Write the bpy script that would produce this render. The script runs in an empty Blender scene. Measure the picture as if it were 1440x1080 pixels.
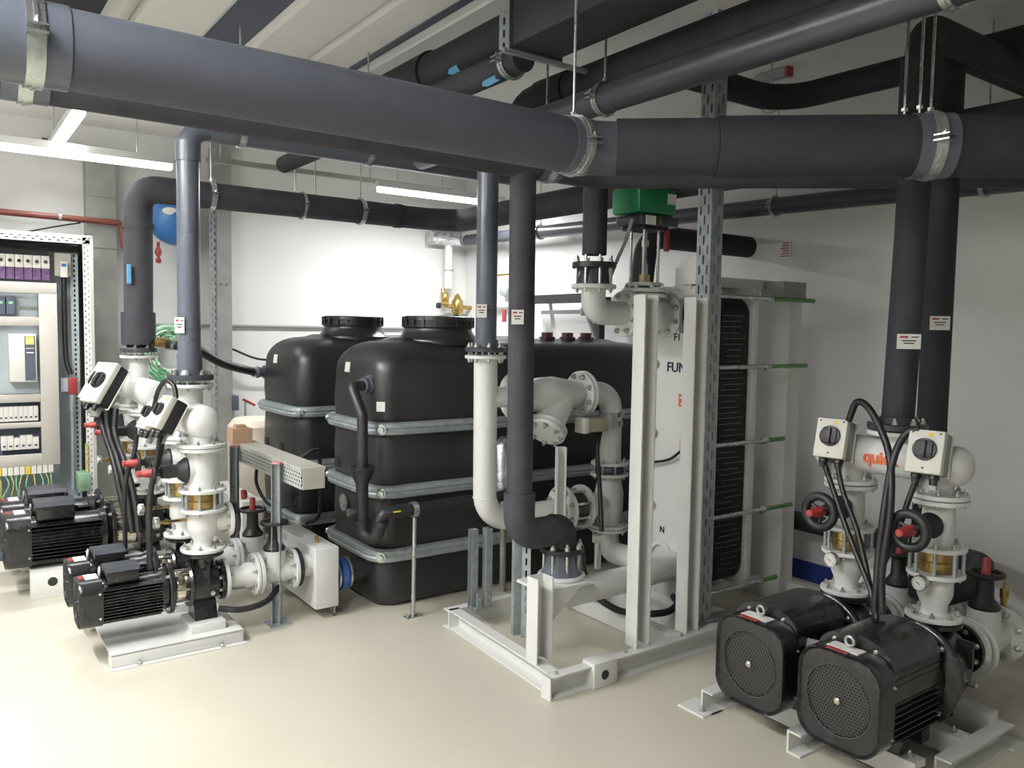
import bpy, bmesh, math, random
from mathutils import Vector, Matrix

# ------------------------------------------------------------------ camera, world, lights, exposure
sc = bpy.context.scene
COL = sc.collection
sc.view_settings.view_transform = 'Standard'
sc.view_settings.look = 'None'
sc.view_settings.gamma = 1.0
sc.view_settings.use_curve_mapping = False
sc.view_settings.exposure = 0.42
sc.cycles.use_denoising = True
sc.cycles.max_bounces = 8
sc.cycles.diffuse_bounces = 4
sc.cycles.sample_clamp_indirect = 6.0

cd = bpy.data.cameras.new('camera')
cam = bpy.data.objects.new('camera', cd)
COL.objects.link(cam)
sc.camera = cam
a, b, c = map(math.radians, (54.264, 3.813, 0.889))
fw = Vector((math.cos(a), math.sin(a), 0)); rt = Vector((math.sin(a), -math.cos(a), 0)); up = Vector((0, 0, 1))
f2 = fw*math.cos(b) - up*math.sin(b); u2 = up*math.cos(b) + fw*math.sin(b)
r3 = rt*math.cos(c) + u2*math.sin(c); u3 = -rt*math.sin(c) + u2*math.cos(c)
R = Matrix((r3, u3, -f2)).transposed().to_4x4()
cam.matrix_world = Matrix.Translation((0, 0, 1.6)) @ R
cd.sensor_width = 36.0
cd.lens = 1131.54*36.0/1440
cd.clip_start = 0.05
cd.clip_end = 50

w = bpy.data.worlds.new('world'); sc.world = w; w.use_nodes = True
w.node_tree.nodes['Background'].inputs[0].default_value = (0.8, 0.85, 0.9, 1)
w.node_tree.nodes['Background'].inputs[1].default_value = 0.05

def area(name, loc, size, power, rot=(0, 0, 0), color=(0.985, 0.99, 1.0)):
    l = bpy.data.lights.new(name, 'AREA'); l.shape = 'RECTANGLE'; l.size, l.size_y = size
    l.energy = power; l.color = color
    o = bpy.data.objects.new(name, l); COL.objects.link(o); o.location = loc; o.rotation_euler = rot
    return o
# one area light in the underside of each fluorescent batten (x, y, z, length, along, power)
BATTENS = [
    (0.75, 6.25, 2.90, 1.5, 'Y', 9), (0.62, 6.05, 2.735, 1.56, 'X', 9), (3.60, 6.05, 2.765, 1.27, 'X', 54),
    (-0.75, 1.3, 2.95, 1.5, 'Y', 50), (-0.75, 3.6, 2.95, 1.5, 'Y', 85)]
for x, y, pw in ((-0.75, 1.3, 190), (-0.75, 3.6, 260)):      # upward lights added over the unseen battens to brighten the ceiling
    area('ceiling_fill_light', (x, y, 3.0), (0.05, 1.4), pw, (math.pi, 0, 0))
for i, (x, y, z, L, ax, pw) in enumerate(BATTENS):
    o = area('batten_light', (x, y, z-0.062), (0.05, L-0.06) if ax == 'Y' else (L-0.06, 0.05), pw)
    if i < 2: o.data.spread = math.radians(118)      # beam narrowed so the upper far wall stays darker

# ------------------------------------------------------------------ helpers
def lin(h):
    h = h.lstrip('#'); out = []
    for i in (0, 2, 4):
        v = int(h[i:i+2], 16)/255
        out.append(v/12.92 if v <= 0.04045 else ((v+0.055)/1.055)**2.4)
    return out
def V(*p): return Vector(p)
def frame(p, d, u=(0, 0, 1)):
    z = Vector(d).normalized(); u = Vector(u)
    if abs(z.dot(u.normalized())) > 0.99: u = Vector((1, 0, 0)) if abs(z.x) < 0.9 else Vector((0, 1, 0))
    x = u.cross(z).normalized(); y = z.cross(x)
    m = Matrix((x, y, z)).transposed().to_4x4(); m.translation = Vector(p); return m

class MB:
    def __init__(s): s.v = []; s.f = []
    def add(s, vs, fs, M=None):
        n = len(s.v)
        s.v += [(M @ Vector(q)) if M is not None else Vector(q) for q in vs]
        s.f += [tuple(i+n for i in f) for f in fs]; return s
    def box(s, c, sz, M=None, bev=0.0, rot=None):
        x, y, z = (q/2 for q in sz)
        T = Matrix.Translation(c)
        if rot is not None: T = T @ rot
        if M is not None: T = M @ T
        if bev <= 0:
            vs = [(i*x, j*y, k*z) for i in (-1, 1) for j in (-1, 1) for k in (-1, 1)]
            fs = [(0, 1, 3, 2), (4, 6, 7, 5), (0, 4, 5, 1), (2, 3, 7, 6), (0, 2, 6, 4), (1, 5, 7, 3)]
            return s.add(vs, fs, T)
        bm = bmesh.new(); bmesh.ops.create_cube(bm, size=1.0)
        for q in bm.verts: q.co = Vector((q.co.x*2*x, q.co.y*2*y, q.co.z*2*z))
        bmesh.ops.bevel(bm, geom=bm.edges[:], offset=min(bev, 0.45*min(sz)), segments=2, profile=0.5, affect='EDGES')
        bm.verts.index_update()
        s.add([q.co.copy() for q in bm.verts], [tuple(q.index for q in f.verts) for f in bm.faces], T); bm.free(); return s
    def b2(s, lo, hi, bev=0.0):
        return s.box([(lo[i]+hi[i])/2 for i in range(3)], [hi[i]-lo[i] for i in range(3)], bev=bev)
    def lathe(s, p, d, prof, n=28, caps=True):
        M = frame(p, d); vs = []; fs = []
        for t, r in prof:
            for i in range(n):
                q = 2*math.pi*i/n; vs.append((r*math.cos(q), r*math.sin(q), t))
        for k in range(len(prof)-1):
            for i in range(n):
                j = (i+1) % n; fs.append((k*n+i, k*n+j, (k+1)*n+j, (k+1)*n+i))
        if caps: fs += [tuple(range(n-1, -1, -1)), tuple((len(prof)-1)*n+i for i in range(n))]
        return s.add(vs, fs, M)
    def cyl(s, p, q, r, r2=None, n=24):
        p, q = Vector(p), Vector(q)
        return s.lathe(p, q-p, [(0, r), ((q-p).length, r if r2 is None else r2)], n)
    def tube(s, pts, r, bend=0.0, n=20, seg=7, caps=True):
        P = [Vector(q) for q in pts]
        if bend > 0 and len(P) > 2:
            o = [P[0]]
            for i in range(1, len(P)-1):
                A, B, C = P[i-1], P[i], P[i+1]
                u, v = (A-B), (C-B); lu, lv = u.length, v.length; u.normalize(); v.normalize()
                ang = u.angle(v)
                if ang > 3.1: o.append(B); continue
                t = min(bend/math.tan(ang/2), lu*0.49, lv*0.49); rr = t*math.tan(ang/2)
                ce = B + (u+v).normalized()*(rr/math.sin(ang/2))
                s0 = B+u*t-ce; s1 = B+v*t-ce; tot = s0.angle(s1); ax = s0.cross(s1).normalized()
                for k in range(seg+1): o.append(ce + Matrix.Rotation(tot*k/seg, 3, ax) @ s0)
            o.append(P[-1]); P = o
        Q = [P[0]]
        for q in P[1:]:
            if (q-Q[-1]).length > 1e-5: Q.append(q)
        P = Q; vs = []; fs = []
        t0 = (P[1]-P[0]).normalized(); x = frame(P[0], t0).to_3x3().col[0]
        for i, q in enumerate(P):
            t = ((P[min(i+1, len(P)-1)]-q).normalized() + (q-P[max(i-1, 0)]).normalized()).normalized()
            x = (x - t*x.dot(t)).normalized(); y = t.cross(x)
            for k in range(n):
                g = 2*math.pi*k/n; vs.append(q + (x*math.cos(g)+y*math.sin(g))*r)
        for i in range(len(P)-1):
            for k in range(n):
                j = (k+1) % n; fs.append((i*n+k, i*n+j, (i+1)*n+j, (i+1)*n+k))
        if caps: fs += [tuple(range(n-1, -1, -1)), tuple((len(P)-1)*n+k for k in range(n))]
        return s.add(vs, fs)
    def sph(s, c, r, sc_=(1, 1, 1), n=24, m=12):
        vs = []; fs = []
        for i in range(m+1):
            th = math.pi*i/m
            for k in range(n):
                g = 2*math.pi*k/n; vs.append((c[0]+r*sc_[0]*math.sin(th)*math.cos(g), c[1]+r*sc_[1]*math.sin(th)*math.sin(g), c[2]+r*sc_[2]*math.cos(th)))
        for i in range(m):
            for k in range(n):
                j = (k+1) % n; fs.append((i*n+k, (i+1)*n+k, (i+1)*n+j, i*n+j))
        return s.add(vs, fs)
    def torus(s, c, d, R_, r, n=32, m=10):
        M = frame(c, d); vs = []; fs = []
        for i in range(n):
            g = 2*math.pi*i/n
            for k in range(m):
                h = 2*math.pi*k/m; rr = R_+r*math.cos(h); vs.append((rr*math.cos(g), rr*math.sin(g), r*math.sin(h)))
        for i in range(n):
            for k in range(m):
                fs.append((i*m+k, ((i+1) % n)*m+k, ((i+1) % n)*m+(k+1) % m, i*m+(k+1) % m))
        return s.add(vs, fs, M)
    def prism(s, poly, M, h):
        n = len(poly); vs = [(x, y, 0) for x, y in poly]+[(x, y, h) for x, y in poly]
        fs = [tuple(range(n-1, -1, -1)), tuple(range(n, 2*n))]+[(i, (i+1) % n, (i+1) % n+n, i+n) for i in range(n)]
        return s.add(vs, fs, M)
    def ring(s, c, d, ro, ri, h, n=28):
        M = frame(c, d); vs = []; fs = []
        for t, r in ((0, ro), (h, ro), (h, ri), (0, ri)):
            for i in range(n): g = 2*math.pi*i/n; vs.append((r*math.cos(g), r*math.sin(g), t))
        for k in range(4):
            for i in range(n):
                j = (i+1) % n; fs.append((k*n+i, k*n+j, ((k+1) % 4)*n+j, ((k+1) % 4)*n+i))
        return s.add(vs, fs, M)
    def cprof(s, p, q, w_, h_, t, u):
        """C channel from p to q: web width w_, flange depth h_, opening towards u"""
        p, q, u = Vector(p), Vector(q), Vector(u); d = q-p; M = frame(p, d, u)
        poly = [(-w_/2, 0), (w_/2, 0), (w_/2, h_), (w_/2-t, h_), (w_/2-t, t), (-w_/2+t, t), (-w_/2+t, h_), (-w_/2, h_)]
        return s.prism(poly, M, d.length)

def rrect(w_, h_, r, n=5):
    o = []
    for cx, cy, a0 in ((w_/2-r, h_/2-r, 0), (-w_/2+r, h_/2-r, 90), (-w_/2+r, -h_/2+r, 180), (w_/2-r, -h_/2+r, 270)):
        for k in range(n+1):
            g = math.radians(a0+90*k/n); o.append((cx+r*math.cos(g), cy+r*math.sin(g)))
    return o

ROOT = {}
def tag(o, label=None, cat=None, group=None, kind=None):
    for k, v in (('label', label), ('category', cat), ('group', group), ('kind', kind)):
        if v: o[k] = v
    return o
def mesh(name, mb, mat, org=(0, 0, 0), smooth=True):
    me = bpy.data.meshes.new(name); org = Vector(org)
    me.from_pydata([tuple(q-org) for q in mb.v], [], mb.f)
    me.materials.append(mat)
    bm = bmesh.new(); bm.from_mesh(me); bmesh.ops.recalc_face_normals(bm, faces=bm.faces); bm.to_mesh(me); bm.free()
    if smooth:
        me.polygons.foreach_set('use_smooth', [True]*len(me.polygons)); me.set_sharp_from_angle(angle=math.radians(38))
    me.update(); return me
def thing(name, label, cat, loc, group=None):
    o = bpy.data.objects.new(name, None); COL.objects.link(o); o.location = loc; o.empty_display_size = 0.05
    ROOT[o] = Vector(loc); return tag(o, label, cat, group)
def part(par, name, mb, mat, label=None, kind=None, smooth=True):
    org = ROOT[par]; o = bpy.data.objects.new(name, mesh(name, mb, mat, org, smooth)); COL.objects.link(o)
    o.parent = par; ROOT[o] = org
    if par.type == 'EMPTY' or par.parent is None: pass
    return tag(o, label, None, None, kind)
def solo(name, label, cat, mb, mat, group=None, kind=None, smooth=True):
    lo = [min(q[i] for q in mb.v) for i in range(3)]; hi = [max(q[i] for q in mb.v) for i in range(3)]
    org = Vector(((lo[0]+hi[0])/2, (lo[1]+hi[1])/2, lo[2]))
    o = bpy.data.objects.new(name, mesh(name, mb, mat, org, smooth)); COL.objects.link(o); o.location = org
    ROOT[o] = org; return tag(o, label, cat, group, kind)
def subp(par, name, mb, mat, label=None, kind=None):
    """child of a solo mesh or of a part: coordinates stay relative to the root's origin"""
    return part(par, name, mb, mat, label, kind)
def struct(name, mb, mat, par=None):
    o = bpy.data.objects.new(name, mesh(name, mb, mat, (0, 0, 0), False)); COL.objects.link(o); ROOT[o] = Vector((0, 0, 0))
    if par is None: o['kind'] = 'structure'
    else: o.parent = par
    return o

# shared small pieces
_sh = {}
def shared(key, builder, mat):
    if key not in _sh:
        m = MB(); builder(m); _sh[key] = mesh(key, m, mat)
    return _sh[key]
def inst(par, name, me, M, label=None):
    o = bpy.data.objects.new(name, me); COL.objects.link(o); o.parent = par
    o.matrix_local = Matrix.Translation(-ROOT[par]) @ M
    return tag(o, label)
def hexbolt(m, r=0.011, h=0.012, sh=0.012):
    m.lathe((0, 0, 0), (0, 0, 1), [(0, r*1.35), (0.0025, r*1.35)], 12)
    m.lathe((0, 0, 0.0025), (0, 0, 1), [(0, r), (h*0.85, r), (h, r*0.85)], 6)
    m.lathe((0, 0, h), (0, 0, 1), [(0, r*0.55), (sh, r*0.5)], 8)

def bolts(par, c, d, rad, n, off, both=True, scl=1.0, ph=0.5, mat=None):
    """n hex bolts on a bolt circle; heads on both sides at +/-off"""
    me = shared('bolt', hexbolt, mat or M_bolt); M = frame(c, d)
    for i in range(n):
        g = 2*math.pi*(i+ph)/n
        for sgn in ((1, -1) if both else (1,)):
            T = M @ Matrix.Translation((rad*math.cos(g), rad*math.sin(g), sgn*off))
            if sgn < 0: T = T @ Matrix.Rotation(math.pi, 4, 'X')
            inst(par, 'bolt', me, T @ Matrix.Scale(scl, 4))
def flange(par, c, d, r, th, mat, name='flange', hub=None, label=None):
    m = MB(); d = Vector(d).normalized(); c = Vector(c)
    m.lathe(c-d*th/2, d, [(0, r-0.003), (0.003, r), (th-0.003, r), (th, r-0.003)], 36)
    if hub: m.lathe(c+d*th/2, d, [(0, hub*1.18), (hub*0.35, hub)], 28)
    return part(par, name, m, mat, label)

# ------------------------------------------------------------------ materials
def nodes(name, base, rough=0.5, metal=0.0, spec=0.5, coat=0.0):
    m = bpy.data.materials.new(name); m.use_nodes = True; nt = m.node_tree; p = nt.nodes['Principled BSDF']
    p.inputs['Base Color'].default_value = (*base, 1); p.inputs['Roughness'].default_value = rough
    p.inputs['Metallic'].default_value = metal; p.inputs['Specular IOR Level'].default_value = spec
    p.inputs['Coat Weight'].default_value = coat; return m, nt, p
def mat(name, hexc, rough=0.5, metal=0.0, spec=0.5, coat=0.0, var=0.08, scale=8.0, bump=0.0, bscale=120.0, rvar=0.1):
    base = lin(hexc); m, nt, p = nodes(name, base, rough, metal, spec, coat)
    tc = nt.nodes.new('ShaderNodeTexCoord')
    nz = nt.nodes.new('ShaderNodeTexNoise'); nz.inputs['Scale'].default_value = scale; nz.inputs['Detail'].default_value = 5
    nt.links.new(tc.outputs['Object'], nz.inputs['Vector'])
    cr = nt.nodes.new('ShaderNodeValToRGB'); e = cr.color_ramp.elements
    e[0].position = 0.3; e[1].position = 0.7
    e[0].color = (*[min(1, q*(1-var)) for q in base], 1); e[1].color = (*[min(1, q*(1+var)) for q in base], 1)
    nt.links.new(nz.outputs['Fac'], cr.inputs['Fac']); nt.links.new(cr.outputs['Color'], p.inputs['Base Color'])
    mr = nt.nodes.new('ShaderNodeMapRange'); mr.inputs['To Min'].default_value = max(0, rough-rvar); mr.inputs['To Max'].default_value = min(1, rough+rvar)
    nt.links.new(nz.outputs['Fac'], mr.inputs['Value']); nt.links.new(mr.outputs['Result'], p.inputs['Roughness'])
    if bump > 0:
        n2 = nt.nodes.new('ShaderNodeTexNoise'); n2.inputs['Scale'].default_value = bscale; n2.inputs['Detail'].default_value = 3
        nt.links.new(tc.outputs['Object'], n2.inputs['Vector'])
        bp = nt.nodes.new('ShaderNodeBump'); bp.inputs['Strength'].default_value = bump; bp.inputs['Distance'].default_value = 0.003
        nt.links.new(n2.outputs['Fac'], bp.inputs['Height']); nt.links.new(bp.outputs['Normal'], p.inputs['Normal'])
    return m
M_wall = mat('wall_paint', 'DADAD8', 0.8, var=0.02, scale=2, bump=0.15, bscale=60)
M_ceil = mat('ceiling_paint', 'E2E1DE', 0.8, var=0.03, scale=1.5)
M_floor = mat('epoxy_floor', 'C9C4B4', 0.42, var=0.05, scale=1.3, bump=0.12, bscale=50, rvar=0.12)
M_white = mat('white_paint', 'DEDEDB', 0.38, var=0.03, scale=6)
M_cast = mat('white_cast_paint', 'D6D7D4', 0.42, var=0.05, scale=14, bump=0.3, bscale=90)
M_skid = mat('white_steel_paint', 'DCDCD8', 0.4, var=0.03, scale=5)
M_galv = mat('galvanised_steel', 'A6AEB0', 0.45, metal=0.5, var=0.18, scale=26, rvar=0.12)
M_galvd = mat('dull_galvanised_sheet', '9C9D98', 0.55, metal=0.5, var=0.12, scale=9)
M_zinc = mat('zinc_clamp', 'BCC1BF', 0.28, metal=0.85, var=0.03, scale=30, rvar=0.04)
M_bolt = mat('bolt_steel', 'C4C4BE', 0.3, metal=0.85, var=0.1, scale=40)
M_inox = mat('stainless_sleeve', 'D3CBBB', 0.16, metal=1.0, var=0.05, scale=30)
M_brass = mat('brass', 'B59A5A', 0.3, metal=0.85, var=0.15, scale=30)
M_bronze = mat('bronze_core', 'A99059', 0.34, metal=0.85, var=0.15, scale=24)
M_rub = mat('black_rubber_insulation', '3B3B40', 0.72, spec=0.3, var=0.18, scale=12, bump=0.35, bscale=140)
M_rub2 = mat('dark_rubber_insulation', '2D2F32', 0.75, spec=0.3, var=0.2, scale=10, bump=0.35, bscale=120)
M_rubA = mat('lit_rubber_insulation', '4C4F58', 0.66, spec=0.35, var=0.06, scale=6, bump=0.3, bscale=140)  # black rubber again, lighter and bluer: near lamp's light put into colour
M_pvc = mat('grey_pvc', '575C66', 0.28, var=0.02, scale=4, rvar=0.02)
M_pvcd = mat('dark_pvc', '383B41', 0.35, var=0.08, scale=6)
M_tank = mat('black_polyethylene', '252527', 0.36, spec=0.5, var=0.12, scale=5, bump=0.1, bscale=30)
M_blk = mat('black_enamel', '1B1B1D', 0.27, spec=0.55, var=0.2, scale=12, coat=0.15)
M_blkm = mat('matt_black_plastic', '1C1C1E', 0.5, var=0.15, scale=16)
M_cab = mat('black_cable', '141415', 0.5, var=0.1, scale=20)
M_red = mat('red_plastic', '963534', 0.4, var=0.1, scale=20)
M_cream = mat('cream_plastic', 'DCDAD0', 0.45, var=0.02, scale=10)
M_label = mat('paper_label', 'E4E2DC', 0.6, var=0.02, scale=10)
M_green = mat('green_enamel', '1E7B4E', 0.35, var=0.06, scale=10)
M_hose = mat('green_hose', '7FBF92', 0.45, var=0.1, scale=20)
M_grn2 = mat('green_plastic_sleeve', '4E7F45', 0.35, var=0.15, scale=30)
M_blue = mat('blue_enamel', '3A73B5', 0.35, var=0.06, scale=10)
M_navy = mat('navy_paint', '23347E', 0.5, var=0.05, scale=5)
M_cyan = mat('light_blue_sticker', '6FB4E0', 0.5, var=0.03)
M_panel = mat('grey_panel', 'BDB9B0', 0.5, var=0.03, scale=5)
M_backp = mat('blue_grey_plate', 'B9C3C8', 0.45, metal=0.2, var=0.04, scale=5)
M_pink = mat('purple_wiring', '5A3F63', 0.6, var=0.6, scale=60)
M_yg = mat('green_yellow_wire', 'B5B56A', 0.5, var=0.3, scale=60)
M_orange = mat('orange_print', 'D9663A', 0.5, var=0.03)
M_ink = mat('dark_blue_ink', '1D2440', 0.5, var=0.03)
M_inkk = mat('black_ink', '1A1A1A', 0.5, var=0.03)
M_yel = mat('yellow_sticker', 'D9C23A', 0.5, var=0.03)
M_plate = mat('heat_exchanger_plate', '33291F'.replace('291F', '2C2C'), 0.45, metal=0.3, var=0.35, scale=30)
M_gask = mat('plate_edge', '6E6A68', 0.35, metal=0.7, var=0.2, scale=30)
M_copper = mat('red_primed_pipe', '6E3A30', 0.5, var=0.12, scale=12)
M_wood = mat('brown_cardboard', 'B29377', 0.7, var=0.06, scale=20)
M_foil = mat('aluminium_foil', 'CFD2D3', 0.25, metal=0.95, var=0.25, scale=24, bump=1.0, bscale=30)
M_guard = mat('dim_wire_guard', '5C5C5A', 0.4, metal=0.3)
M_grey = mat('grey_plastic', '8F9393', 0.45, var=0.04)
M_dgrey = mat('dark_grey_strip', '4B5160', 0.6, var=0.08, scale=4)
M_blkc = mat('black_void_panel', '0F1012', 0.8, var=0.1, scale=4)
def emit(name, col, st):
    m, nt, p = nodes(name, col, 0.5); p.inputs['Emission Color'].default_value = (*col, 1); p.inputs['Emission Strength'].default_value = st; return m
M_tube = emit('fluorescent_tube', (1.0, 0.99, 0.96), 4.5)
M_disp = emit('lit_amber_display', (0.9, 0.6, 0.1), 0.9)

def text(par, s, c, d, up_, size, mat_, ext=0.0008, label=None, bold=0.0, name='lettering'):
    cu = bpy.data.curves.new(name, 'FONT'); cu.body = s; cu.size = size; cu.extrude = ext; cu.align_x = 'CENTER'; cu.align_y = 'CENTER'; cu.offset = bold
    o = bpy.data.objects.new(name, cu); COL.objects.link(o)
    dg = bpy.context.evaluated_depsgraph_get(); me = bpy.data.meshes.new_from_object(o.evaluated_get(dg)); bpy.data.objects.remove(o)
    me.name = name; me.materials.clear(); me.materials.append(mat_)
    z = Vector(d).normalized(); y = Vector(up_); y = (y-z*y.dot(z)).normalized(); x = y.cross(z)
    M = Matrix((x, y, z)).transposed().to_4x4(); M.translation = Vector(c)
    return inst(par, name, me, M, label)

# ------------------------------------------------------------------ room shell
X0, X1, Y0, Y1, ZC = -2.6, 4.6, -2.6, 7.27, 3.2
struct('floor', MB().b2((X0, Y0, -0.1), (X1, Y1, 0)), M_floor)
struct('wall_north', MB().b2((X0, Y1, -0.1), (X1+0.15, Y1+0.15, 3.5)), M_wall)
struct('wall_east', MB().b2((X1, Y0, -0.1), (X1+0.15, Y1, 3.5)), M_wall)
struct('wall_south', MB().b2((X0, Y0-0.15, -0.1), (X1, Y0, 3.5)), M_wall)
struct('wall_west', MB().b2((X0-0.15, Y0, -0.1), (X0, Y1, 3.5)), M_wall)
ceil = struct('ceiling', MB().b2((X0, Y0, 3.27), (X1, Y1, 3.5)), M_ceil)
for x0, x1 in ((-2.6, -1.3), (-1.295, -0.02), (0.70, 0.86), (0.905, 1.276), (1.52, 1.88), (1.885, 2.147), (2.23, 2.9), (2.905, 3.75), (3.755, 4.6)):
    m = MB().b2((x0, Y0, ZC), (x1, 5.2, 3.27), bev=0.03); struct('ceiling_plank', m, M_ceil, ceil)
struct('ceiling_plank', MB().b2((X0, 5.2, ZC-0.03), (X1, Y1, 3.27)), M_ceil, ceil)
struct('ceiling_strip', MB().b2((1.276, Y0, 3.235), (1.52, 5.2, 3.27)), M_dgrey, ceil)
struct('ceiling_strip', MB().b2((2.147, Y0, 3.235), (2.23, 5.2, 3.27)), M_dgrey, ceil)
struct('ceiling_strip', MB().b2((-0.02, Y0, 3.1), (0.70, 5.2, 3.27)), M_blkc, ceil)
struct('baseboard_east', MB().b2((X1-0.012, Y0, 0.0), (X1, Y1, 0.125)), M_navy)

# fluorescent battens
BN = ['white batten light glowing low over the left pumps, seen end on beside the grey riser', 'glowing white batten light high on the far wall above the control cabinet',
      'glowing white batten light high on the far wall above the black tanks', 'white batten light on the ceiling out of view beside the camera',
      'white batten light on the ceiling out of view above the left foreground']
for i, (x, y, z, L, ax, pw) in enumerate(BATTENS):
    t = thing('ceiling_light', BN[i], 'light', (x, y, z), 'fluorescent battens')
    sx, sy = (0.075, L) if ax == 'Y' else (L, 0.075)
    part(t, 'light_body', MB().box((x, y, z+0.01), (sx, sy, 0.05), bev=0.006), M_white)
    part(t, 'light_tube', MB().box((x, y, z-0.035), (sx*0.85 if ax == 'Y' else sx-0.02, sy-0.02 if ax == 'Y' else sy*0.85, 0.04), bev=0.012), M_tube)
    for s in (-1, 1):
        dx, dy = (0, s*L*0.35) if ax == 'Y' else (s*L*0.35, 0)
        part(t, 'suspension_rod', MB().cyl((x+dx, y+dy, z+0.03), (x+dx, y+dy, 3.2), 0.004, n=8), M_zinc)

# ------------------------------------------------------------------ overhead pipes
def slot_sheet(mb, o, u, v, W, H, cols, pitch, sl, sw):
    """sheet in plane (u, v) from o, with rows of slots along v; cols = slot centre positions across u"""
    o, u, v = Vector(o), Vector(u), Vector(v); xs = [0]
    for q in cols: xs += [q-sw/2, q+sw/2]
    xs.append(W); n = int(H/pitch); vs = []; fs = []
    def quad(a_, b_, c_, d_):
        k = len(vs); vs.extend([o+u*a_+v*c_, o+u*b_+v*c_, o+u*b_+v*d_, o+u*a_+v*d_]); fs.append((k, k+1, k+2, k+3))
    for i in range(0, len(xs)-1, 2): quad(xs[i], xs[i+1], 0, H)
    for j in range(len(cols)):
        a_, b_ = xs[2*j+1], xs[2*j+2]; off = (j % 2)*pitch/2; z = 0
        for k in range(n+1):
            s0 = k*pitch+off; s1 = s0+sl
            if s1 > H: break
            quad(a_, b_, z, s0); z = s1
        quad(a_, b_, z, H)
    mb.add(vs, fs)
def sheet(par, name, mb, mat_, th=0.002):
    o = part(par, name, mb, mat_, smooth=False); s = o.modifiers.new('thickness', 'SOLIDIFY'); s.thickness = th; s.offset = 0; return o

def tagplate(par, c, d, w_=0.075, h_=0.055, u=(0, 0, 1)):
    M = frame(c, d, u); t = part(par, 'label_tag', MB().box((0, 0, 0.002), (w_, h_, 0.003), M=M), M_label)
    part(t, 'red_print', MB().box((-w_*0.22, h_*0.3, 0.004), (w_*0.35, h_*0.12, 0.0006), M=M), M_red)
    m = MB()
    for k, (q, l) in enumerate(((0.3, 0.3), (0.05, 0.6), (-0.12, 0.45))):
        m.box((w_*(0.25 if k == 0 else 0.0), h_*q, 0.004), (w_*l, h_*0.07, 0.0006), M=M)
    part(t, 'grey_print', m, M_inkk, kind='stuff')

def hanger(label, c, ax, r, rods=((0, 0),), wd=0.035, ztop=3.2, saddle=0.0, group='pipe hangers on threaded rods', mat_=None, side=1):
    """rods: offsets along the axis; the band closes with two lugs on the side facing the camera"""
    c = Vector(c); ax = Vector(ax).normalized()
    t = thing('pipe_hanger', label, 'pipe clamp', c+Vector((0, 0, r)), group)
    if saddle: part(t, 'saddle', MB().ring(c-ax*saddle/2, ax, r+0.004, r-0.002, saddle, 32), M_pvc)
    part(t, 'clamp_band', MB().ring(c-ax*wd/2, ax, r+0.010, r+0.002, wd, 32), mat_ or M_zinc)
    part(t, 'clamp_bead', MB().ring(c-ax*wd*0.12, ax, r+0.0135, r+0.009, wd*0.24, 32), mat_ or M_zinc)
    sd = ax.cross(Vector((0, 0, 1))).normalized()*side
    if sd.dot(-c) < 0: sd = -sd
    p = c+sd*(r+0.022)
    M = frame(p, ax)
    for dz in (-0.009, 0.009):
        part(t, 'clamp_lug', MB().box(p+Vector((0, 0, dz)), (abs(sd.x)*0.03+abs(ax.x)*wd+0.004, abs(sd.y)*0.03+abs(ax.y)*wd+0.004, 0.005)), mat_ or M_zinc)
    inst(t, 'bolt', shared('bolt', hexbolt, M_bolt), Matrix.Translation(p+Vector((0, 0, 0.012))) @ Matrix.Scale(0.7, 4))
    for da, dc in rods:
        q = c+ax*da+sd*dc
        part(t, 'threaded_rod', MB().cyl((q.x, q.y, c.z+r+0.002 if dc == 0 else c.z), (q.x, q.y, ztop), 0.0055, n=8), M_zinc)
        part(t, 'rod_nut', MB().lathe((q.x, q.y, c.z+r+0.012), (0, 0, 1), [(0, 0.012), (0.012, 0.012)], 6), M_bolt)
    return t

def pipe(label, pts, r, mat_, bend=0.16, group=None, name='insulated_pipe', collars=(), n=28, cat='pipe'):
    o = solo(name, label, cat, MB().tube(pts, r, bend, n), mat_, group)
    for p, q, rr in collars: part(o, 'insulation_sleeve', MB().cyl(p, q, rr, n=28), mat_)
    return o

# A: the big one that crosses the whole picture, with a 45 degree bend
g45 = (0.7071*1.0, -0.7071)
A0 = V(1.98, 2.32, 2.28)
A1 = A0 + V(0.756, -0.655, 0)*2.3
o = pipe('thickest black insulated pipe crossing the whole picture in front, bending over the heat exchanger', [(-1.6, 2.32, 2.28), (2.02, 2.32, 2.28), A1], 0.098, M_rubA, 0.35,
         'black insulated pipes under the ceiling', collars=[((1.965, 2.32, 2.28), (2.0, 2.30, 2.28), 0.1)])
dA = V(0.756, -0.655, 0)
part(o, 'insulation_sleeve', MB().cyl(A0+dA*0.12, A0+dA*0.48, 0.103, n=28), M_rub2)
part(o, 'insulation_sleeve', MB().cyl(A0+dA*0.482, A1, 0.110, n=28), M_rub2)  # darker rubber here: light falling off along the pipe put into colour
hanger('galvanised clamp and rods with shiny grey saddle on the thickest pipe at the upper left', (0.215, 2.32, 2.28), (1, 0, 0), 0.098, ((0, 0),), 0.04, saddle=0.15)
hanger('bright double clamp on the thickest pipe at its bend, hung from two long rods', (1.93, 2.32, 2.28), (1, 0, 0), 0.098, ((0, 0),), 0.04, saddle=0.11)
hanger('clamp on the thickest pipe above the two right risers, hung from three rods', A0+dA*1.23, dA, 0.110, ((0.0, 0), (-0.05, 0.03), (-0.09, 0.0)), 0.04, saddle=0.13)
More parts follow.
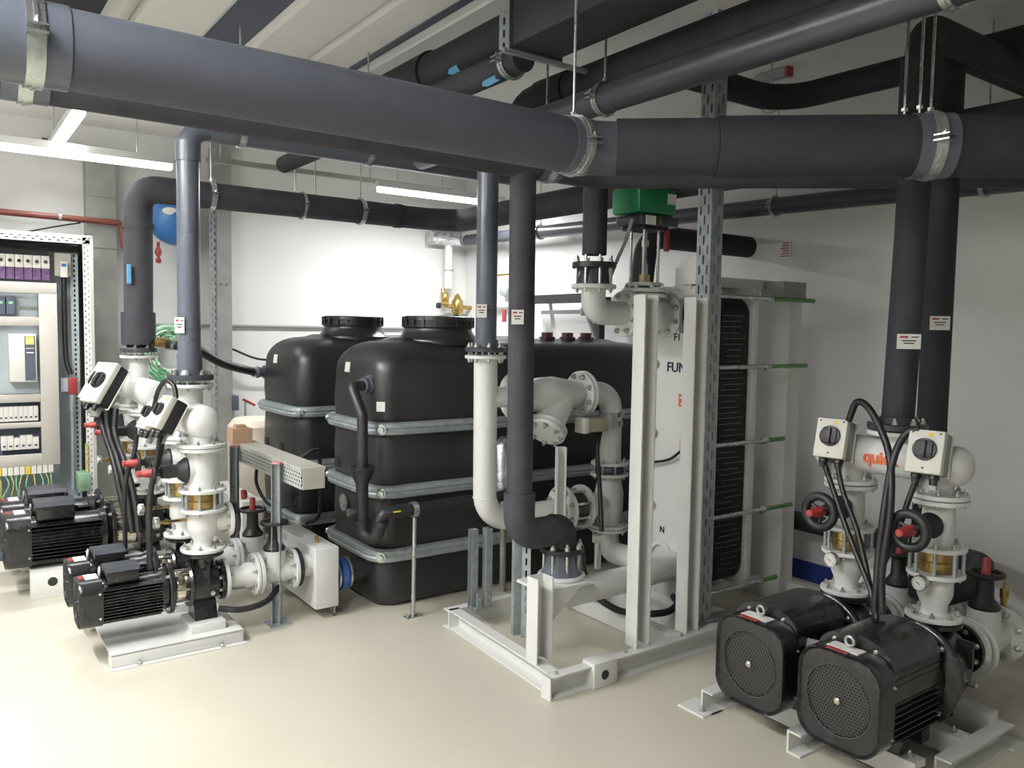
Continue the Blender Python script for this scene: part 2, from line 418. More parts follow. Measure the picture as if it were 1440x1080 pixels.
# A2
dB = V(0.756, -0.655, 0)
pipe('second black insulated pipe running just under and behind the thickest one', [(-1.6, 2.97, 2.37), (2.6, 2.97, 2.37), (4.8, 1.07, 2.37)][:2]+[tuple(V(2.6, 2.97, 2.37)+dA*2.3)], 0.082, M_rub, 0.3, 'black insulated pipes under the ceiling')
hanger('clamp at the left edge on the second black pipe, below the grey saddle clamp', (0.25, 2.97, 2.37), (1, 0, 0), 0.082, ((0, 0),), 0.04, saddle=0.13)
hanger('clamp on the second black pipe at the top of the insulated riser', (2.31, 2.97, 2.37), (1, 0, 0), 0.082, ((0, 0),), 0.04, saddle=0.11)
# A3 grey PVC pipe and its riser on the front left header
r3_ = pipe('grey plastic pipe dropping from the ceiling bend to the front left pump header', [(3.3, 4.4, 2.615), (1.09, 4.4, 2.615), (1.085, 4.4, 1.36)], 0.057, M_pvc, 0.11, 'grey plastic pipes', name='plastic_pipe')
for q, h in (((1.09, 4.4, 2.44), (0, 0, 0.10)), ((1.20, 4.4, 2.615), (0.13, 0, 0)), ((1.085, 4.4, 1.36), (0, 0, 0.09))):
    part(r3_, 'pipe_socket', MB().cyl(q, Vector(q)+Vector(h), 0.063, n=28), M_pvc)
part(r3_, 'pipe_socket', MB().cyl((1.087, 4.4, 1.578), (1.087, 4.4, 1.582), 0.0585, n=28), M_pvcd)
tagplate(r3_, (1.03, 4.36, 1.60), (-0.6, -0.8, 0), 0.05, 0.08)
hanger('clamp on the horizontal grey plastic pipe just right of its bend at upper left', (1.36, 4.4, 2.615), (1, 0, 0), 0.057, ((0, 0),))
hanger('clamp on the horizontal grey plastic pipe further right, over the far tank', (2.1, 4.4, 2.615), (1, 0, 0), 0.057, ((0, 0),))
# B1, B2 with blue arrows
for X, z, rr_, lab, stp in ((2.125, 2.905, 0.103, 'left one of two black pipes with a blue flow arrow under the ceiling', True), (2.03, 2.735, 0.058, 'right one of two black pipes with a blue flow arrow under the ceiling', False)):
    o = pipe(lab, [(X, 2.775, z), (X, 5.6, z)], rr_, M_rub2, 0.1, 'pipes with blue arrow stickers')
    if stp: part(o, 'insulation_sleeve', MB().cyl((X, 3.67, z), (X, 5.3, z), 0.118, n=28), M_rub2)
    nn = V(-0.72, -0.2, -0.68).normalized() if stp else V(-0.45, -0.1, -0.85).normalized(); M = frame(V(X, 3.36 if stp else 2.98, z)+nn*rr_, nn, (0, 1, 0))
    part(o, 'arrow_sticker', MB().prism([(-0.013, -0.07), (0.013, -0.07), (0.013, 0.035), (0.0, 0.055), (-0.013, 0.035)], M @ Matrix.Scale(1.2, 4), 0.003), M_cyan)
hanger('galvanised clamp under the right arrow pipe beside the black duct', (2.03, 2.86, 2.735), (0, 1, 0), 0.058, ((0, 0),))
# black duct with slotted bracket
t = thing('air_duct', 'matt black rectangular duct under the ceiling at the top centre', 'duct', (2.08, 0.8, 2.75))
part(t, 'duct_body', MB().b2((1.95, -1.2, 2.76), (2.21, 2.75, 3.12), bev=0.01), M_rub2)
part(t, 'duct_flange', MB().b2((1.944, 2.75, 2.75), (2.22, 2.77, 3.13), bev=0.003), M_pvcd)
t = thing('slotted_bracket', 'slotted galvanised strut bracket holding the end of the black duct', 'bracket', (1.93, 2.79, 2.73))
m = MB(); slot_sheet(m, (1.905, 2.775, 2.74), (0.8, -0.6, 0), (0, 0, 1), 0.04, 0.46, [0.02], 0.05, 0.03, 0.010); sheet(t, 'slotted_upright', m, M_galv)
part(t, 'crossbar', MB().b2((1.92, 2.755, 2.732), (2.40, 2.775, 2.75)), M_galv)
# C pipes
o = pipe('black insulated pipe running from top right to a bend above the middle risers', [(2.45, -1.2, 2.72), (2.45, 3.35, 2.72), (2.45, 3.35, 2.5)], 0.085, M_rub2, 0.14, 'black insulated pipes under the ceiling')
part(o, 'insulation_sleeve', MB().cyl((2.45, 2.95, 2.72), (2.45, 3.18, 2.72), 0.095, n=28), M_rub2)
p820 = pipe('smooth dark pipe slanting from top right, then dropping to the valve elbow', [(2.33, -1.2, 2.58), (2.33, 3.2, 2.58), (2.82, 3.2, 2.58), (2.82, 3.2, 2.02)], 0.060, M_pvcd, 0.09, 'dark risers in the middle', name='dark_pipe')
part(p820, 'insulation_sleeve', MB().cyl((2.82, 3.2, 2.0), (2.82, 3.2, 2.5), 0.064, n=28), M_rub2)
hanger('bright clamp on the smooth dark slanting pipe above the bend of the thickest pipe', (2.33, 2.60, 2.58), (0, 1, 0), 0.060, ((0, 0),), 0.03)
hanger('bright clamp on the smooth dark slanting pipe at the top right edge', (2.33, 1.17, 2.58), (0, 1, 0), 0.060, ((0, 0),), 0.03)
# back pipe, its riser and its run towards the camera
rb = pipe('black insulated riser that bends at upper left and runs along the far wall', [(1.09, 5.7, 1.47), (1.10, 5.7, 2.48), (3.22, 5.7, 2.48), (3.42, 5.48, 2.46), (3.42, 1.2, 2.43)], 0.088, M_rub, 0.12, 'black insulated pipes under the ceiling')
part(rb, 'insulation_sleeve', MB().cyl((1.09, 5.7, 1.47), (1.09, 5.7, 1.68), 0.104, n=28), M_rub)
part(rb, 'insulation_sleeve', MB().cyl((1.10, 5.7, 2.22), (1.10, 5.7, 2.25), 0.096, n=28), M_rub)
part(rb, 'insulation_sleeve', MB().cyl((2.95, 5.7, 2.48), (3.0, 5.7, 2.48), 0.094, n=28), M_rub2)
part(rb, 'blue_sticker', MB().b2((1.01, 5.585, 1.86), (1.03, 5.612, 1.98)), M_cyan)
part(rb, 'blue_sticker', MB().prism([(-0.012, -0.06), (0.012, -0.06), (0.012, 0.04), (0.0, 0.06), (-0.012, 0.04)], frame((3.36, 2.25, 2.376), (-0.5, 0, -1), (0, 1, 0)), 0.004), M_cyan)
hanger('clamp and rod on the far wall pipe beside the grey plastic riser', (1.56, 5.7, 2.48), (1, 0, 0), 0.088, ((0, 0),))
hanger('clamp and rod on the far wall pipe above the lid of the far tank', (2.66, 5.7, 2.48), (1, 0, 0), 0.088, ((0, 0),))
hanger('small hook clamp on the far wall pipe between two rods', (2.2, 5.7, 2.48), (1, 0, 0), 0.088, ((-0.05, 0), (0.1, 0)), 0.02)
# thin pipe along the right wall
pe = pipe('thin dark pipe clamped along the right wall below the ceiling', [(4.4, 6.93, 2.5), (4.4, 3.3, 2.42), (4.4, -1.0, 2.30)], 0.054, M_pvcd, 0.1, 'thin wall pipes', name='dark_pipe')
for y, z, l in ((5.72, 2.473, 'ring clamp on the thin wall pipe near the middle risers'), (3.26, 2.419, 'ring clamp on the thin wall pipe right of the slotted post'), (1.99, 2.383, 'ring clamp on the thin wall pipe at the right edge'), (6.4, 2.488, 'ring clamp on the thin wall pipe in the far corner')):
    hanger(l, (4.4, y, z), (0, 1, 0), 0.054, ((0, 0),), 0.022, group='ring clamps on the thin wall pipe')
# upper right black pipe with a bend
pipe('black insulated pipe bending near the right wall high above the heat exchanger', [(2.95, 2.87, 2.9), (3.88, 2.87, 2.9), (3.95, 0.6, 2.9)], 0.068, M_rub2, 0.22, 'black insulated pipes under the ceiling')
hanger('thin rod hanger on the bend high near the right wall', (3.8, 2.87, 2.9), (1, 0, 0), 0.068, ((0, 0),), 0.02)
# anchor with red cap, detector, rail
t = thing('anchor_rail', 'short grey ceiling rail with a red end cap', 'bracket', (4.2, 3.16, 3.15))
part(t, 'rail', MB().box((4.2, 3.17, 3.17), (0.05, 0.22, 0.05)), M_grey)
part(t, 'red_cap', MB().box((4.2, 3.05, 3.17), (0.055, 0.02, 0.055)), M_red)
solo('ceiling_detector', 'small flat round detector on the ceiling above the far wall light', 'detector', MB().lathe((3.32, 6.35, 3.12), (0, 0, 1), [(0, 0.05), (0.02, 0.085), (0.05, 0.09)], 28), M_grey)
m = MB().cprof((1.75, 6.5, 2.86), (3.95, 6.5, 2.86), 0.05, 0.04, 0.003, (0, 0, 1))
t = thing('strut_rail', 'galvanised channel rail hung on rods below the ceiling near the far wall', 'rail', (2.8, 6.5, 2.86))
part(t, 'rail', m, M_galvd)
for x in (1.85, 3.12, 3.85): part(t, 'threaded_rod', MB().cyl((x, 6.5, 2.86), (x, 6.5, 3.17), 0.005, n=8), M_zinc)
# right risers
o = pipe('left one of two black insulated risers at right, standing on the white header flange', [(3.21, 1.745, 1.24), (3.21, 1.725, 2.0), (3.21, 1.715, 2.82), (4.5, 1.715, 2.82)], 0.0625, M_rub2, 0.1, 'two black risers at right')
part(o, 'insulation_sleeve', MB().cyl((3.21, 1.715, 2.40), (3.21, 1.715, 2.70), 0.078, n=28), M_rub2)
tagplate(o, (3.165, 1.69, 1.58), (-0.7, -0.72, 0), 0.09, 0.06)
o = pipe('right one of two black insulated risers at right, passing down behind the pumps', [(3.60, 1.80, 0.43), (3.60, 1.80, 2.84), (4.5, 1.8, 2.84)], 0.062, M_rub2, 0.1, 'two black risers at right')
tagplate(o, (3.545, 1.76, 1.66), (-0.75, -0.66, 0), 0.08, 0.06)
# middle risers
pv = pipe('grey plastic riser standing on the tall white pipe in the middle', [(2.413, 4.33, 2.615), (2.413, 3.6, 2.615), (2.413, 3.6, 1.50)], 0.057, M_pvc, 0.1, 'grey plastic pipes', name='plastic_pipe')
part(pv, 'pipe_socket', MB().cyl((2.413, 3.6, 1.50), (2.413, 3.6, 1.55), 0.066, n=28), M_pvc)
part(pv, 'pipe_joint', MB().cyl((2.413, 3.6, 1.703), (2.413, 3.6, 1.707), 0.0582, n=28), M_pvcd)
tagplate(pv, (2.357, 3.56, 1.70), (-0.62, -0.78, 0), 0.055, 0.07)
bk = pipe('black insulated riser in the middle turning to the flange over the skid', [(2.18, 2.97, 2.36), (2.19, 2.97, 0.645), (2.45, 2.97, 0.645), (2.45, 2.97, 0.555)], 0.060, M_rub, 0.08, 'dark risers in the middle')
part(bk, 'insulation_sleeve', MB().tube([(2.19, 2.97, 0.85), (2.19, 2.97, 0.645), (2.41, 2.97, 0.645)], 0.073, 0.11, 28), M_rub)
part(bk, 'insulation_sleeve', MB().tube([(2.38, 2.97, 0.655), (2.45, 2.97, 0.645), (2.45, 2.97, 0.56)], 0.070, 0.06, 28), M_rub2)
tagplate(bk, (2.13, 2.925, 1.66), (-0.6, -0.8, 0), 0.055, 0.065)
# pipe through the right wall
pipe('black insulated pipe coming out of the right wall and dropping behind the valve', [(4.6, 3.62, 2.2), (3.62, 3.62, 2.2), (3.55, 3.62, 1.6)], 0.072, M_rub2, 0.16, 'black insulated pipes under the ceiling')
t = solo('wall_sign', 'small white sign with red print on the right wall beside the pipe end', 'sign', MB().b2((4.59, 3.27, 2.10), (4.6, 3.36, 2.22)), M_label)
m = MB()
for k in range(6): m.b2((4.588, 3.28, 2.115+k*0.017), (4.59, 3.35-0.01*(k % 3), 2.121+k*0.017))
subp(t, 'red_print', m, M_red, kind='stuff')
# low pipe along the right wall
pipe('black insulated pipe low along the right wall behind the pumps', [(4.4, 6.0, 0.43), (4.4, 1.9, 0.43), (3.95, 1.75, 0.43), (3.60, 1.78, 0.43)], 0.058, M_rub2, 0.1, 'thin wall pipes')
# slotted post
t = thing('slotted_post', 'tall slotted galvanised steel post from skid to ceiling', 'post', (3.23, 2.8, 0.1))
m = MB()
slot_sheet(m, (3.19, 2.74, 0.10), (0, 1, 0), (0, 0, 1), 0.09, 3.1, [0.02, 0.045, 0.07], 0.1, 0.045, 0.009)
slot_sheet(m, (3.19, 2.74, 0.10), (1, 0, 0), (0, 0, 1), 0.085, 3.1, [0.028, 0.058], 0.1, 0.045, 0.009)
slot_sheet(m, (3.275, 2.74, 0.10), (0, 1, 0), (0, 0, 1), 0.02, 3.1, [], 0.1, 0.045, 0.009)
m.add([(3.275, 2.74, 0.1), (3.275, 2.83, 0.1), (3.275, 2.83, 3.2), (3.275, 2.74, 3.2)], [(0, 1, 2, 3)]); m.add([(3.19, 2.83, 0.1), (3.275, 2.83, 0.1), (3.275, 2.83, 3.2), (3.19, 2.83, 3.2)], [(0, 1, 2, 3)])  # plain back sheets added to close the post so its slots look dark
sheet(t, 'slotted_profile', m, M_galv, 0.003)
part(t, 'foot_plate', MB().b2((3.16, 2.71, 0.10), (3.31, 2.86, 0.108)), M_galv)

# ------------------------------------------------------------------ pumps and their fittings
def hexmesh(m, M, r, s=0.0075):
    vs = []; fs = []; w_ = s*0.13; ny = int(r/(s*1.5))+1; nx = int(r/(s*1.732))+1
    for j in range(-ny, ny+1):
        for i in range(-nx, nx+1):
            cx, cy = (i+0.5*(j % 2))*s*1.732, j*s*1.5
            if math.hypot(cx, cy) > r-s*0.6: continue
            P_ = [(cx+s*math.sin(math.pi/3*k), cy+s*math.cos(math.pi/3*k)) for k in range(6)]
            for k in range(3):
                (ax, ay), (bx, by) = P_[k], P_[k+1]; l = math.hypot(bx-ax, by-ay); nx_, ny_ = (by-ay)/l*w_, (ax-bx)/l*w_; q = len(vs)
                vs += [(ax+nx_, ay+ny_, 0), (bx+nx_, by+ny_, 0), (bx-nx_, by-ny_, 0), (ax-nx_, ay-ny_, 0), (ax, ay, 0.002), (bx, by, 0.002)]
                fs += [(q, q+1, q+2, q+3), (q, q+1, q+5, q+4), (q+3, q+2, q+5, q+4)]
    m.add(vs, fs, M); m.torus(M @ Vector((0, 0, 0)), M.to_3x3() @ Vector((0, 0, 1)), r, r*0.015, 40, 6)
def fanmesh(m, M, r, n_r=9):
    """round wire guard: rings and spokes"""
    for k in range(1, n_r+1): m.torus(M @ Vector((0, 0, 0)), M.to_3x3() @ Vector((0, 0, 1)), r*k/n_r, r*0.011, 28, 5)
    for k in range(36):
        g = 2*math.pi*k/36; r0 = r*(0.12 if k % 3 == 0 else 0.4)
        m.tube([M @ Vector((r0*math.cos(g), r0*math.sin(g), 0)), M @ Vector((r*0.98*math.cos(g+0.35), r*0.98*math.sin(g+0.35), 0))], r*0.012, 0, 4, caps=False)

def pump(label, x0, y, zc, h, lf, lm, xl, xs0, xs1, xv, zf, rf, xsuc, group, zfoot, bigbox=True, grille=True, hw=None, labelside=1):
    """motor axis along x. x0 fan face, lf fan cover length, lm end of motor body, xl lantern disc, xs0..xs1 steel sleeve, xv volute, zf discharge flange, xsuc suction flange"""
    hw = hw or h
    t = thing('pump', label, 'pump', (x0+0.3, y, zfoot), group)
    X = (1, 0, 0); M = frame((x0, y, zc), X, (0, 0, 1))      # local x = ? along -y or y, local y = z
    # fan cover, rounded square, closed at the rim
    m = MB(); pr = rrect(2*hw, 2*h, hw*0.55, 8); n = len(pr)
    rings = [(0.012, 0.93), (0.0, 0.975), (0.006, 1.0), (0.02, 1.0), (lf, 1.0), (lf, 0.95)]
    vs = []; fs = []
    for tt, s in rings: vs += [(px_*s, py_*s, tt) for px_, py_ in pr]
    for k in range(len(rings)-1):
        for i in range(n): j = (i+1) % n; fs.append((k*n+i, k*n+j, (k+1)*n+j, (k+1)*n+i))
    # front plate with round opening
    rg = hw*0.80; off = len(vs)
    vs += [(rg*math.cos(2*math.pi*i/n+math.pi/n), rg*math.sin(2*math.pi*i/n+math.pi/n), 0.010) for i in range(n)]
    vs += [(rg*math.cos(2*math.pi*i/n+math.pi/n), rg*math.sin(2*math.pi*i/n+math.pi/n), 0.03) for i in range(n)]
    for i in range(n): j = (i+1) % n; fs.append((i, j, off+j, off+i)); fs.append((off+i, off+j, off+n+j, off+n+i))
    m.add(vs, fs, M); fc = part(t, 'fan_cover', m, M_blk)
    part(fc, 'guard_backing', MB().lathe((x0+0.028, y, zc), X, [(0, rg*1.02), (0.002, rg*1.02)], 36), M_blkm)
    m = MB(); (hexmesh if grille else fanmesh)(m, frame((x0+0.012, y, zc), X), rg); part(fc, 'wire_guard', m, M_guard if grille else M_blkm, kind='stuff')
    part(fc, 'hub_cap', MB().lathe((x0-0.002, y, zc), X, [(0, rg*0.06), (0.004, rg*0.1), (0.014, rg*0.11)], 12), M_inox if grille else M_blkm)
    lx = x0+lf*0.55; M2 = Matrix.Translation((lx, y, zc+h))
    part(fc, 'rating_label', MB().box((lf*0.08, hw*0.05, 0.0015), (min(lf*0.55, 0.055), hw*0.75, 0.003), M=M2), M_label)
    part(fc, 'maker_label', MB().box((-lf*0.33, hw*0.1, 0.0015), (min(lf*0.2, 0.02), hw*0.5, 0.003), M=M2), M_red)
    # motor body with fins running along x
    r = h*0.86
    part(t, 'motor_body', MB().lathe((x0+lf-0.01, y, zc), X, [(0, r*0.9), (0.012, r*0.92), (lm-x0-lf, r*0.92), (lm-x0-lf+0.01, r*0.98), (lm-x0-lf+0.04, r*0.98)], 36), M_blk)
    m = MB(); nf = 11
    for sy in (-1, 1):
        for k in range(nf):
            z = zc - h*0.72 + 1.3*h*k/(nf-1); d = math.sqrt(max(0, r*r*0.8-(z-zc)**2))
            m.b2((x0+lf, min(y+sy*d*0.7, y+sy*hw*0.93), z-0.0022), (lm, max(y+sy*d*0.7, y+sy*hw*0.93), z+0.0022))
    for k in range(7):
        yy = y - hw*0.5+hw*k/6; m.b2((x0+lf, yy-0.002, zc-h*0.95), (lm, yy+0.002, zc-h*0.6))
    part(t, 'cooling_fins', m, M_blkm if grille else M_blk, kind='stuff')
    for zz in (-0.55, 0.5): inst(t, 'bolt', shared('bolt', hexbolt, M_bolt), frame((x0+lf-0.014, y-hw, zc+h*zz), (0, -1, 0)) @ Matrix.Scale(0.4, 4))
    # terminal box
    bx0, bx1 = x0+lf+(lm-x0-lf)*0.08, x0+lf+(lm-x0-lf)*(0.62 if bigbox else 0.9); bw = hw*0.62
    if grille:
        bx1 = x0+lf+(lm-x0-lf)*0.95; n_ = 12
        arc = [(-hw*0.93, -h*0.1)]+[(-hw*0.93*math.cos(math.pi*k/n_), h*0.45+h*0.62*math.sin(math.pi*k/n_)**0.8) for k in range(n_+1)]+[(hw*0.93, -h*0.1)]
        hd = part(t, 'terminal_hood', MB().prism(arc, frame((x0+lf+0.005, y, zc+h*0.2), X, (0, 0, 1)), bx1-x0-lf), M_blk)
        for yy in (-0.5, 0.5): inst(t, 'bolt', shared('bolt', hexbolt, M_bolt), frame((x0+lf+0.004, y+yy*hw, zc+h*1.04), (-1, 0, 0)) @ Matrix.Scale(0.5, 4))
    if not grille: tb = part(t, 'terminal_box', MB().b2((bx0, y-bw, zc+h*0.72), (bx1, y+bw, zc+h*1.28), bev=0.006), M_blk)
    if not grille: part(tb, 'terminal_lid', MB().prism([(-bw*1.04, 0), (bw*1.04, 0), (bw*0.8, h*0.16), (-bw*0.8, h*0.16)], frame((bx0-0.004, y, zc+h*1.24), X, (0, 0, 1)), bx1-bx0+0.008), M_blk if grille else M_pvcd)  # black lid in lighter grey: the light on it put into colour
    part(t, 'cable_gland', MB().lathe((bx1-0.01, y+bw*0.2, zc+h*1.0), X, [(0, 0.016), (0.02, 0.016), (0.022, 0.011), (0.04, 0.011)], 8), M_blkm)
    ex = x0+lf-0.03 if grille else bx0-0.02; eb = MB().torus((ex, y, zc+h*1.0+0.028), X, 0.016, 0.0055, 20, 8); eb.cyl((ex, y, zc+h*0.85), (ex, y, zc+h*1.0+0.014), 0.007, n=10)
    part(t, 'eye_bolt', eb, M_zinc)
    # lantern discs, sleeve, volute
    part(t, 'motor_flange', MB().lathe((xl-0.012, y, zc), X, [(0, h*1.1), (0.004, h*1.13), (0.020, h*1.13), (0.024, h*1.1)], 36), M_blk)
    part(t, 'lantern', MB().lathe((lm+0.02, y, zc), X, [(0, r*0.9), (xl-lm-0.03, r*0.75), (xl-lm-0.02+0.03, r*0.8), (xs0-lm-0.02, r*0.8)], 28), M_blk)
    bolts(t, (xl, y, zc), X, h*1.0, 4, 0.012, True, 0.75)
    rs = h*0.66
    part(t, 'steel_sleeve', MB().lathe((xs0, y, zc), X, [(0, rs), (0.004, rs*1.04), (xs1-xs0-0.004, rs*1.04), (xs1-xs0, rs)], 36), M_inox)
    for k in range(6):
        g = 2*math.pi*k/6; part(t, 'tie_rod', MB().cyl((xs0-0.01, y+rs*1.1*math.cos(g), zc+rs*1.1*math.sin(g)), (xs1+0.01, y+rs*1.1*math.cos(g), zc+rs*1.1*math.sin(g)), 0.004, n=8), M_bolt)
    part(t, 'volute_plate', MB().lathe((xs1, y, zc), X, [(0, h*0.95), (0.012, h*1.0), (0.02, h*0.95)], 32), M_blk)
    m = MB().lathe((xs1+0.015, y, zc), X, [(0, h*0.72), (0.01, h*0.84), (xv-xs1-0.01, h*0.88), (xv-xs1+0.05, h*0.75), (xv-xs1+0.07, 0.05), (xsuc-xs1-0.02, 0.048)], 32)
    m.cyl((xv, y, zc), (xv, y, zf-0.02), 0.048, 0.05)
    for s in (-1, 1): m.box((xv, y+s*h*0.5, (zc+zf)/2-0.02), (0.012, h*0.8, (zf-zc)*0.6))
    part(t, 'volute', m, M_blk)
    flange(t, (xv, y, zf-0.014), (0, 0, 1), rf, 0.02, M_blk, 'discharge_flange')
    flange(t, (xsuc-0.012, y, zc), X, rf, 0.022, M_blk, 'suction_flange')
    bolts(t, (xsuc-0.006, y, zc), X, rf*0.8, 8, 0.018, True, 0.8)
    part(t, 'pump_foot', MB().prism([(-0.075, 0), (0.075, 0), (0.045, zc-h*0.75-zfoot), (-0.045, zc-h*0.75-zfoot)], frame((xv-0.06, y, zfoot), X, (0, 0, 1)) @ Matrix.Identity(4), 0.11), M_blk)
    part(t, 'drain_plug', MB().cyl((xv+0.02, y-h*0.8, zc-h*0.3), (xv+0.02, y-h*0.95, zc-h*0.3), 0.012, n=6), M_bolt)
    return t

def reducer(label, x, y, z0, z1, r0, r1, rf, group, side=0.0):
    t = thing('outlet_pipe', label, 'pipe', (x, y, z0), group)
    H = z1-z0; m = MB().lathe((x, y, z0+0.01), (0, 0, 1), [(0, r0*1.15), (0.012, r0), (H*0.2, r0), (H*0.42, r1*0.97), (H*0.5, r1), (H-0.02, r1)], 32)
    if side: m.cyl((x, y, z0+H*0.66), (x+side, y, z0+H*0.66), 0.055)
    part(t, 'tapered_body', m, M_white)
    flange(t, (x, y, z0+0.009), (0, 0, 1), rf, 0.018, M_white); bolts(t, (x, y, z0), (0, 0, 1), rf*0.8, 8, 0.020, False, 0.8)
    flange(t, (x, y, z1-0.009), (0, 0, 1), rf*1.02, 0.016, M_white); bolts(t, (x, y, z1-0.012), (0, 0, -1), rf*0.82, 8, 0.010, False, 0.6)
    if side:
        flange(t, (x+side, y, z0+H*0.66), (1, 0, 0), 0.088, 0.02, M_white); flange(t, (x+side+0.025, y, z0+H*0.66), (1, 0, 0), 0.094, 0.022, M_blk, 'blind_flange')
        bolts(t, (x+side, y, z0+H*0.66), (-1, 0, 0), 0.070, 8, 0.010, False, 0.8)
    return t

def check_valve(label, x, y, z0, z1, r, rf, group):
    t = thing('check_valve', label, 'valve', (x, y, z0), group)
    part(t, 'bronze_body', MB().lathe((x, y, z0), (0, 0, 1), [(0, r), (0.008, r*1.04), ((z1-z0)*0.5-0.003, r*1.04), ((z1-z0)*0.5, r*0.99), ((z1-z0)*0.5+0.003, r*1.04), (z1-z0-0.008, r*1.04), (z1-z0, r)], 32), M_bronze)
    for k in range(8):
        g = 2*math.pi*(k+0.5)/8; px_, py_ = x+rf*0.82*math.cos(g), y+rf*0.82*math.sin(g)
        part(t, 'stud', MB().cyl((px_, py_, z0-0.004), (px_, py_, z1+0.004), 0.0075, n=8), M_galv)
    return t

def side_valve(label, x, y, z0, z1, r, rf, dx, xw, group, wheel_r, lever=False):
    """gate valve in a vertical line, stem towards -x, ending in a hand wheel or a red lever"""
    t = thing('gate_valve', label, 'valve', (x, y, z0), group); zc = (z0+z1)/2; H = z1-z0
    part(t, 'valve_body', MB().lathe((x, y, z0), (0, 0, 1), [(0, r*1.1), (0.02, r), (H*0.5, r*1.08), (H-0.02, r), (H, r*1.1)], 32), M_cast)
    for z in (z0+0.009, z1-0.009): flange(t, (x, y, z), (0, 0, 1), rf, 0.018, M_cast)
    bolts(t, (x, y, z0+0.018), (0, 0, 1), rf*0.82, 8, 0.0, False, 0.8); bolts(t, (x, y, z1-0.018), (0, 0, -1), rf*0.82, 8, 0.0, False, 0.7)
    part(t, 'bonnet', MB().lathe((x, y, zc), (-1, 0, 0), [(0, r*0.9), (dx*0.8, r*0.86), (dx, r*0.82)], 28), M_cast)
    L = (x-dx)-xw
    part(t, 'stem_cover', MB().lathe((x-dx, y, zc), (-1, 0, 0), [(0, r*0.85), (0.008, r*0.88), (L*0.25, r*0.6), (L*0.3, r*0.45), (L*0.75, r*0.42), (L*0.8, r*0.25), (L, r*0.22)], 28), M_blkm)
    wv = thing_wheel(t, (xw, y, zc), (-1, 0, 0), wheel_r, 0.26 if wheel_r > 0.06 else 0.16)
    part(t, 'red_stem_cap', MB().lathe((xw-0.075, y, zc), (1, 0, 0), [(0, 0.012), (0.004, 0.016), (0.035, 0.016), (0.04, 0.02), (0.09, 0.022)], 14), M_red)
    return t
def thing_wheel(t, c, d, R_, th=0.16):
    wv = part(t, 'hand_wheel', MB().torus(c, d, R_*(1.16-th), R_*th, 36, 12), M_blkm)
    m = MB(); M = frame(c, d)
    for k in range(3):
        g = 2*math.pi*k/3+0.5; m.tube([M @ Vector((0, 0, -0.012)), M @ Vector((R_*math.cos(g), R_*math.sin(g), 0))], R_*0.12, 0, 8)
    m.lathe(Vector(c)-Vector(d)*0.02, d, [(0, R_*0.3), (0.03, R_*0.25)], 14)
    part(wv, 'wheel_spokes', m, M_blkm); return wv

def suction_valve(label, x0, x, x1, y, zc, zt, r, rf, group, wheel_r=0.066, rot=0):
    """gate valve in a horizontal line along x, stem upwards"""
    t = thing('suction_valve', label, 'valve', (x, y, zc-r), group); X = (1, 0, 0)
    L = x1-x0
    part(t, 'valve_body', MB().lathe((x0, y, zc), X, [(0, r*1.1), (0.02, r*0.95), (x-x0, r*1.15), (L-0.02, r*0.95), (L, r*1.1)], 32), M_cast)
    for xx in (x0+0.01, x1-0.01): flange(t, (xx, y, zc), X, rf, 0.02, M_cast)
    bolts(t, (x0, y, zc), X, rf*0.8, 8, 0.024, False, 0.85); bolts(t, (x1, y, zc), (-1, 0, 0), rf*0.8, 8, 0.024, False, 0.85)
    part(t, 'bonnet', MB().lathe((x, y, zc), (0, 0, 1), [(0, r*1.1), (r*1.4, r*1.0), (zt-zc, r*0.95)], 28), M_cast)
    bl = 0.17
    part(t, 'stem_cover', MB().lathe((x, y, zt), (0, 0, 1), [(0, r*0.92), (0.012, r*0.95), (0.04, r*0.62), (0.05, r*0.55), (bl*0.75, r*0.5), (bl*0.8, r*0.3), (bl*0.85, r*0.25)], 28), M_blkm)
    thing_wheel(t, (x, y, zt+bl*0.88), (0, 0, 1), wheel_r)
    part(t, 'red_stem_cap', MB().lathe((x, y, zt+bl*0.7), (0, 0, 1), [(0, 0.02), (0.05, 0.018), (0.055, 0.016), (0.095, 0.016), (0.1, 0.012)], 14), M_red)
    return t

def gauge(label, x, y, z, xg, group):
    t = thing('pressure_gauge', label, 'gauge', (xg, y, z-0.03), group)
    part(t, 'gauge_case', MB().lathe((xg, y, z), (1, 0, 0), [(0, 0.029), (0.003, 0.031), (0.024, 0.031), (0.028, 0.02)], 28), M_zinc)
    d = part(t, 'gauge_dial', MB().lathe((xg-0.001, y, z), (1, 0, 0), [(0, 0.026), (0.002, 0.026)], 28), M_label)
    m = MB().box((xg-0.002, y+0.002, z), (0.001, 0.018, 0.0025), rot=Matrix.Rotation(0.6, 4, 'X'))
    for k in range(11):
        g = math.radians(-45+270*k/10); m.box((xg-0.0015, y+0.021*math.cos(g), z+0.021*math.sin(g)), (0.001, 0.005, 0.0014), rot=Matrix.Rotation(g, 4, 'X'))
    part(d, 'dial_marks', m, M_inkk, kind='stuff')
    part(t, 'brass_cock', MB().cyl((xg+0.028, y, z), (x-0.07, y, z), 0.008, n=12).lathe((xg+0.05, y, z), (1, 0, 0), [(0, 0.013), (0.02, 0.013)], 6).cyl((xg+0.07, y-0.012, z), (xg+0.07, y+0.012, z), 0.009, n=10), M_brass)
    part(t, 'lever', MB().box((xg+0.09, y-0.02, z+0.006), (0.055, 0.009, 0.007)), M_blkm)
    part(t, 'nipple', MB().cyl((x-0.07, y, z), (x-0.03, y, z), 0.010, n=12), M_bolt)
    return t

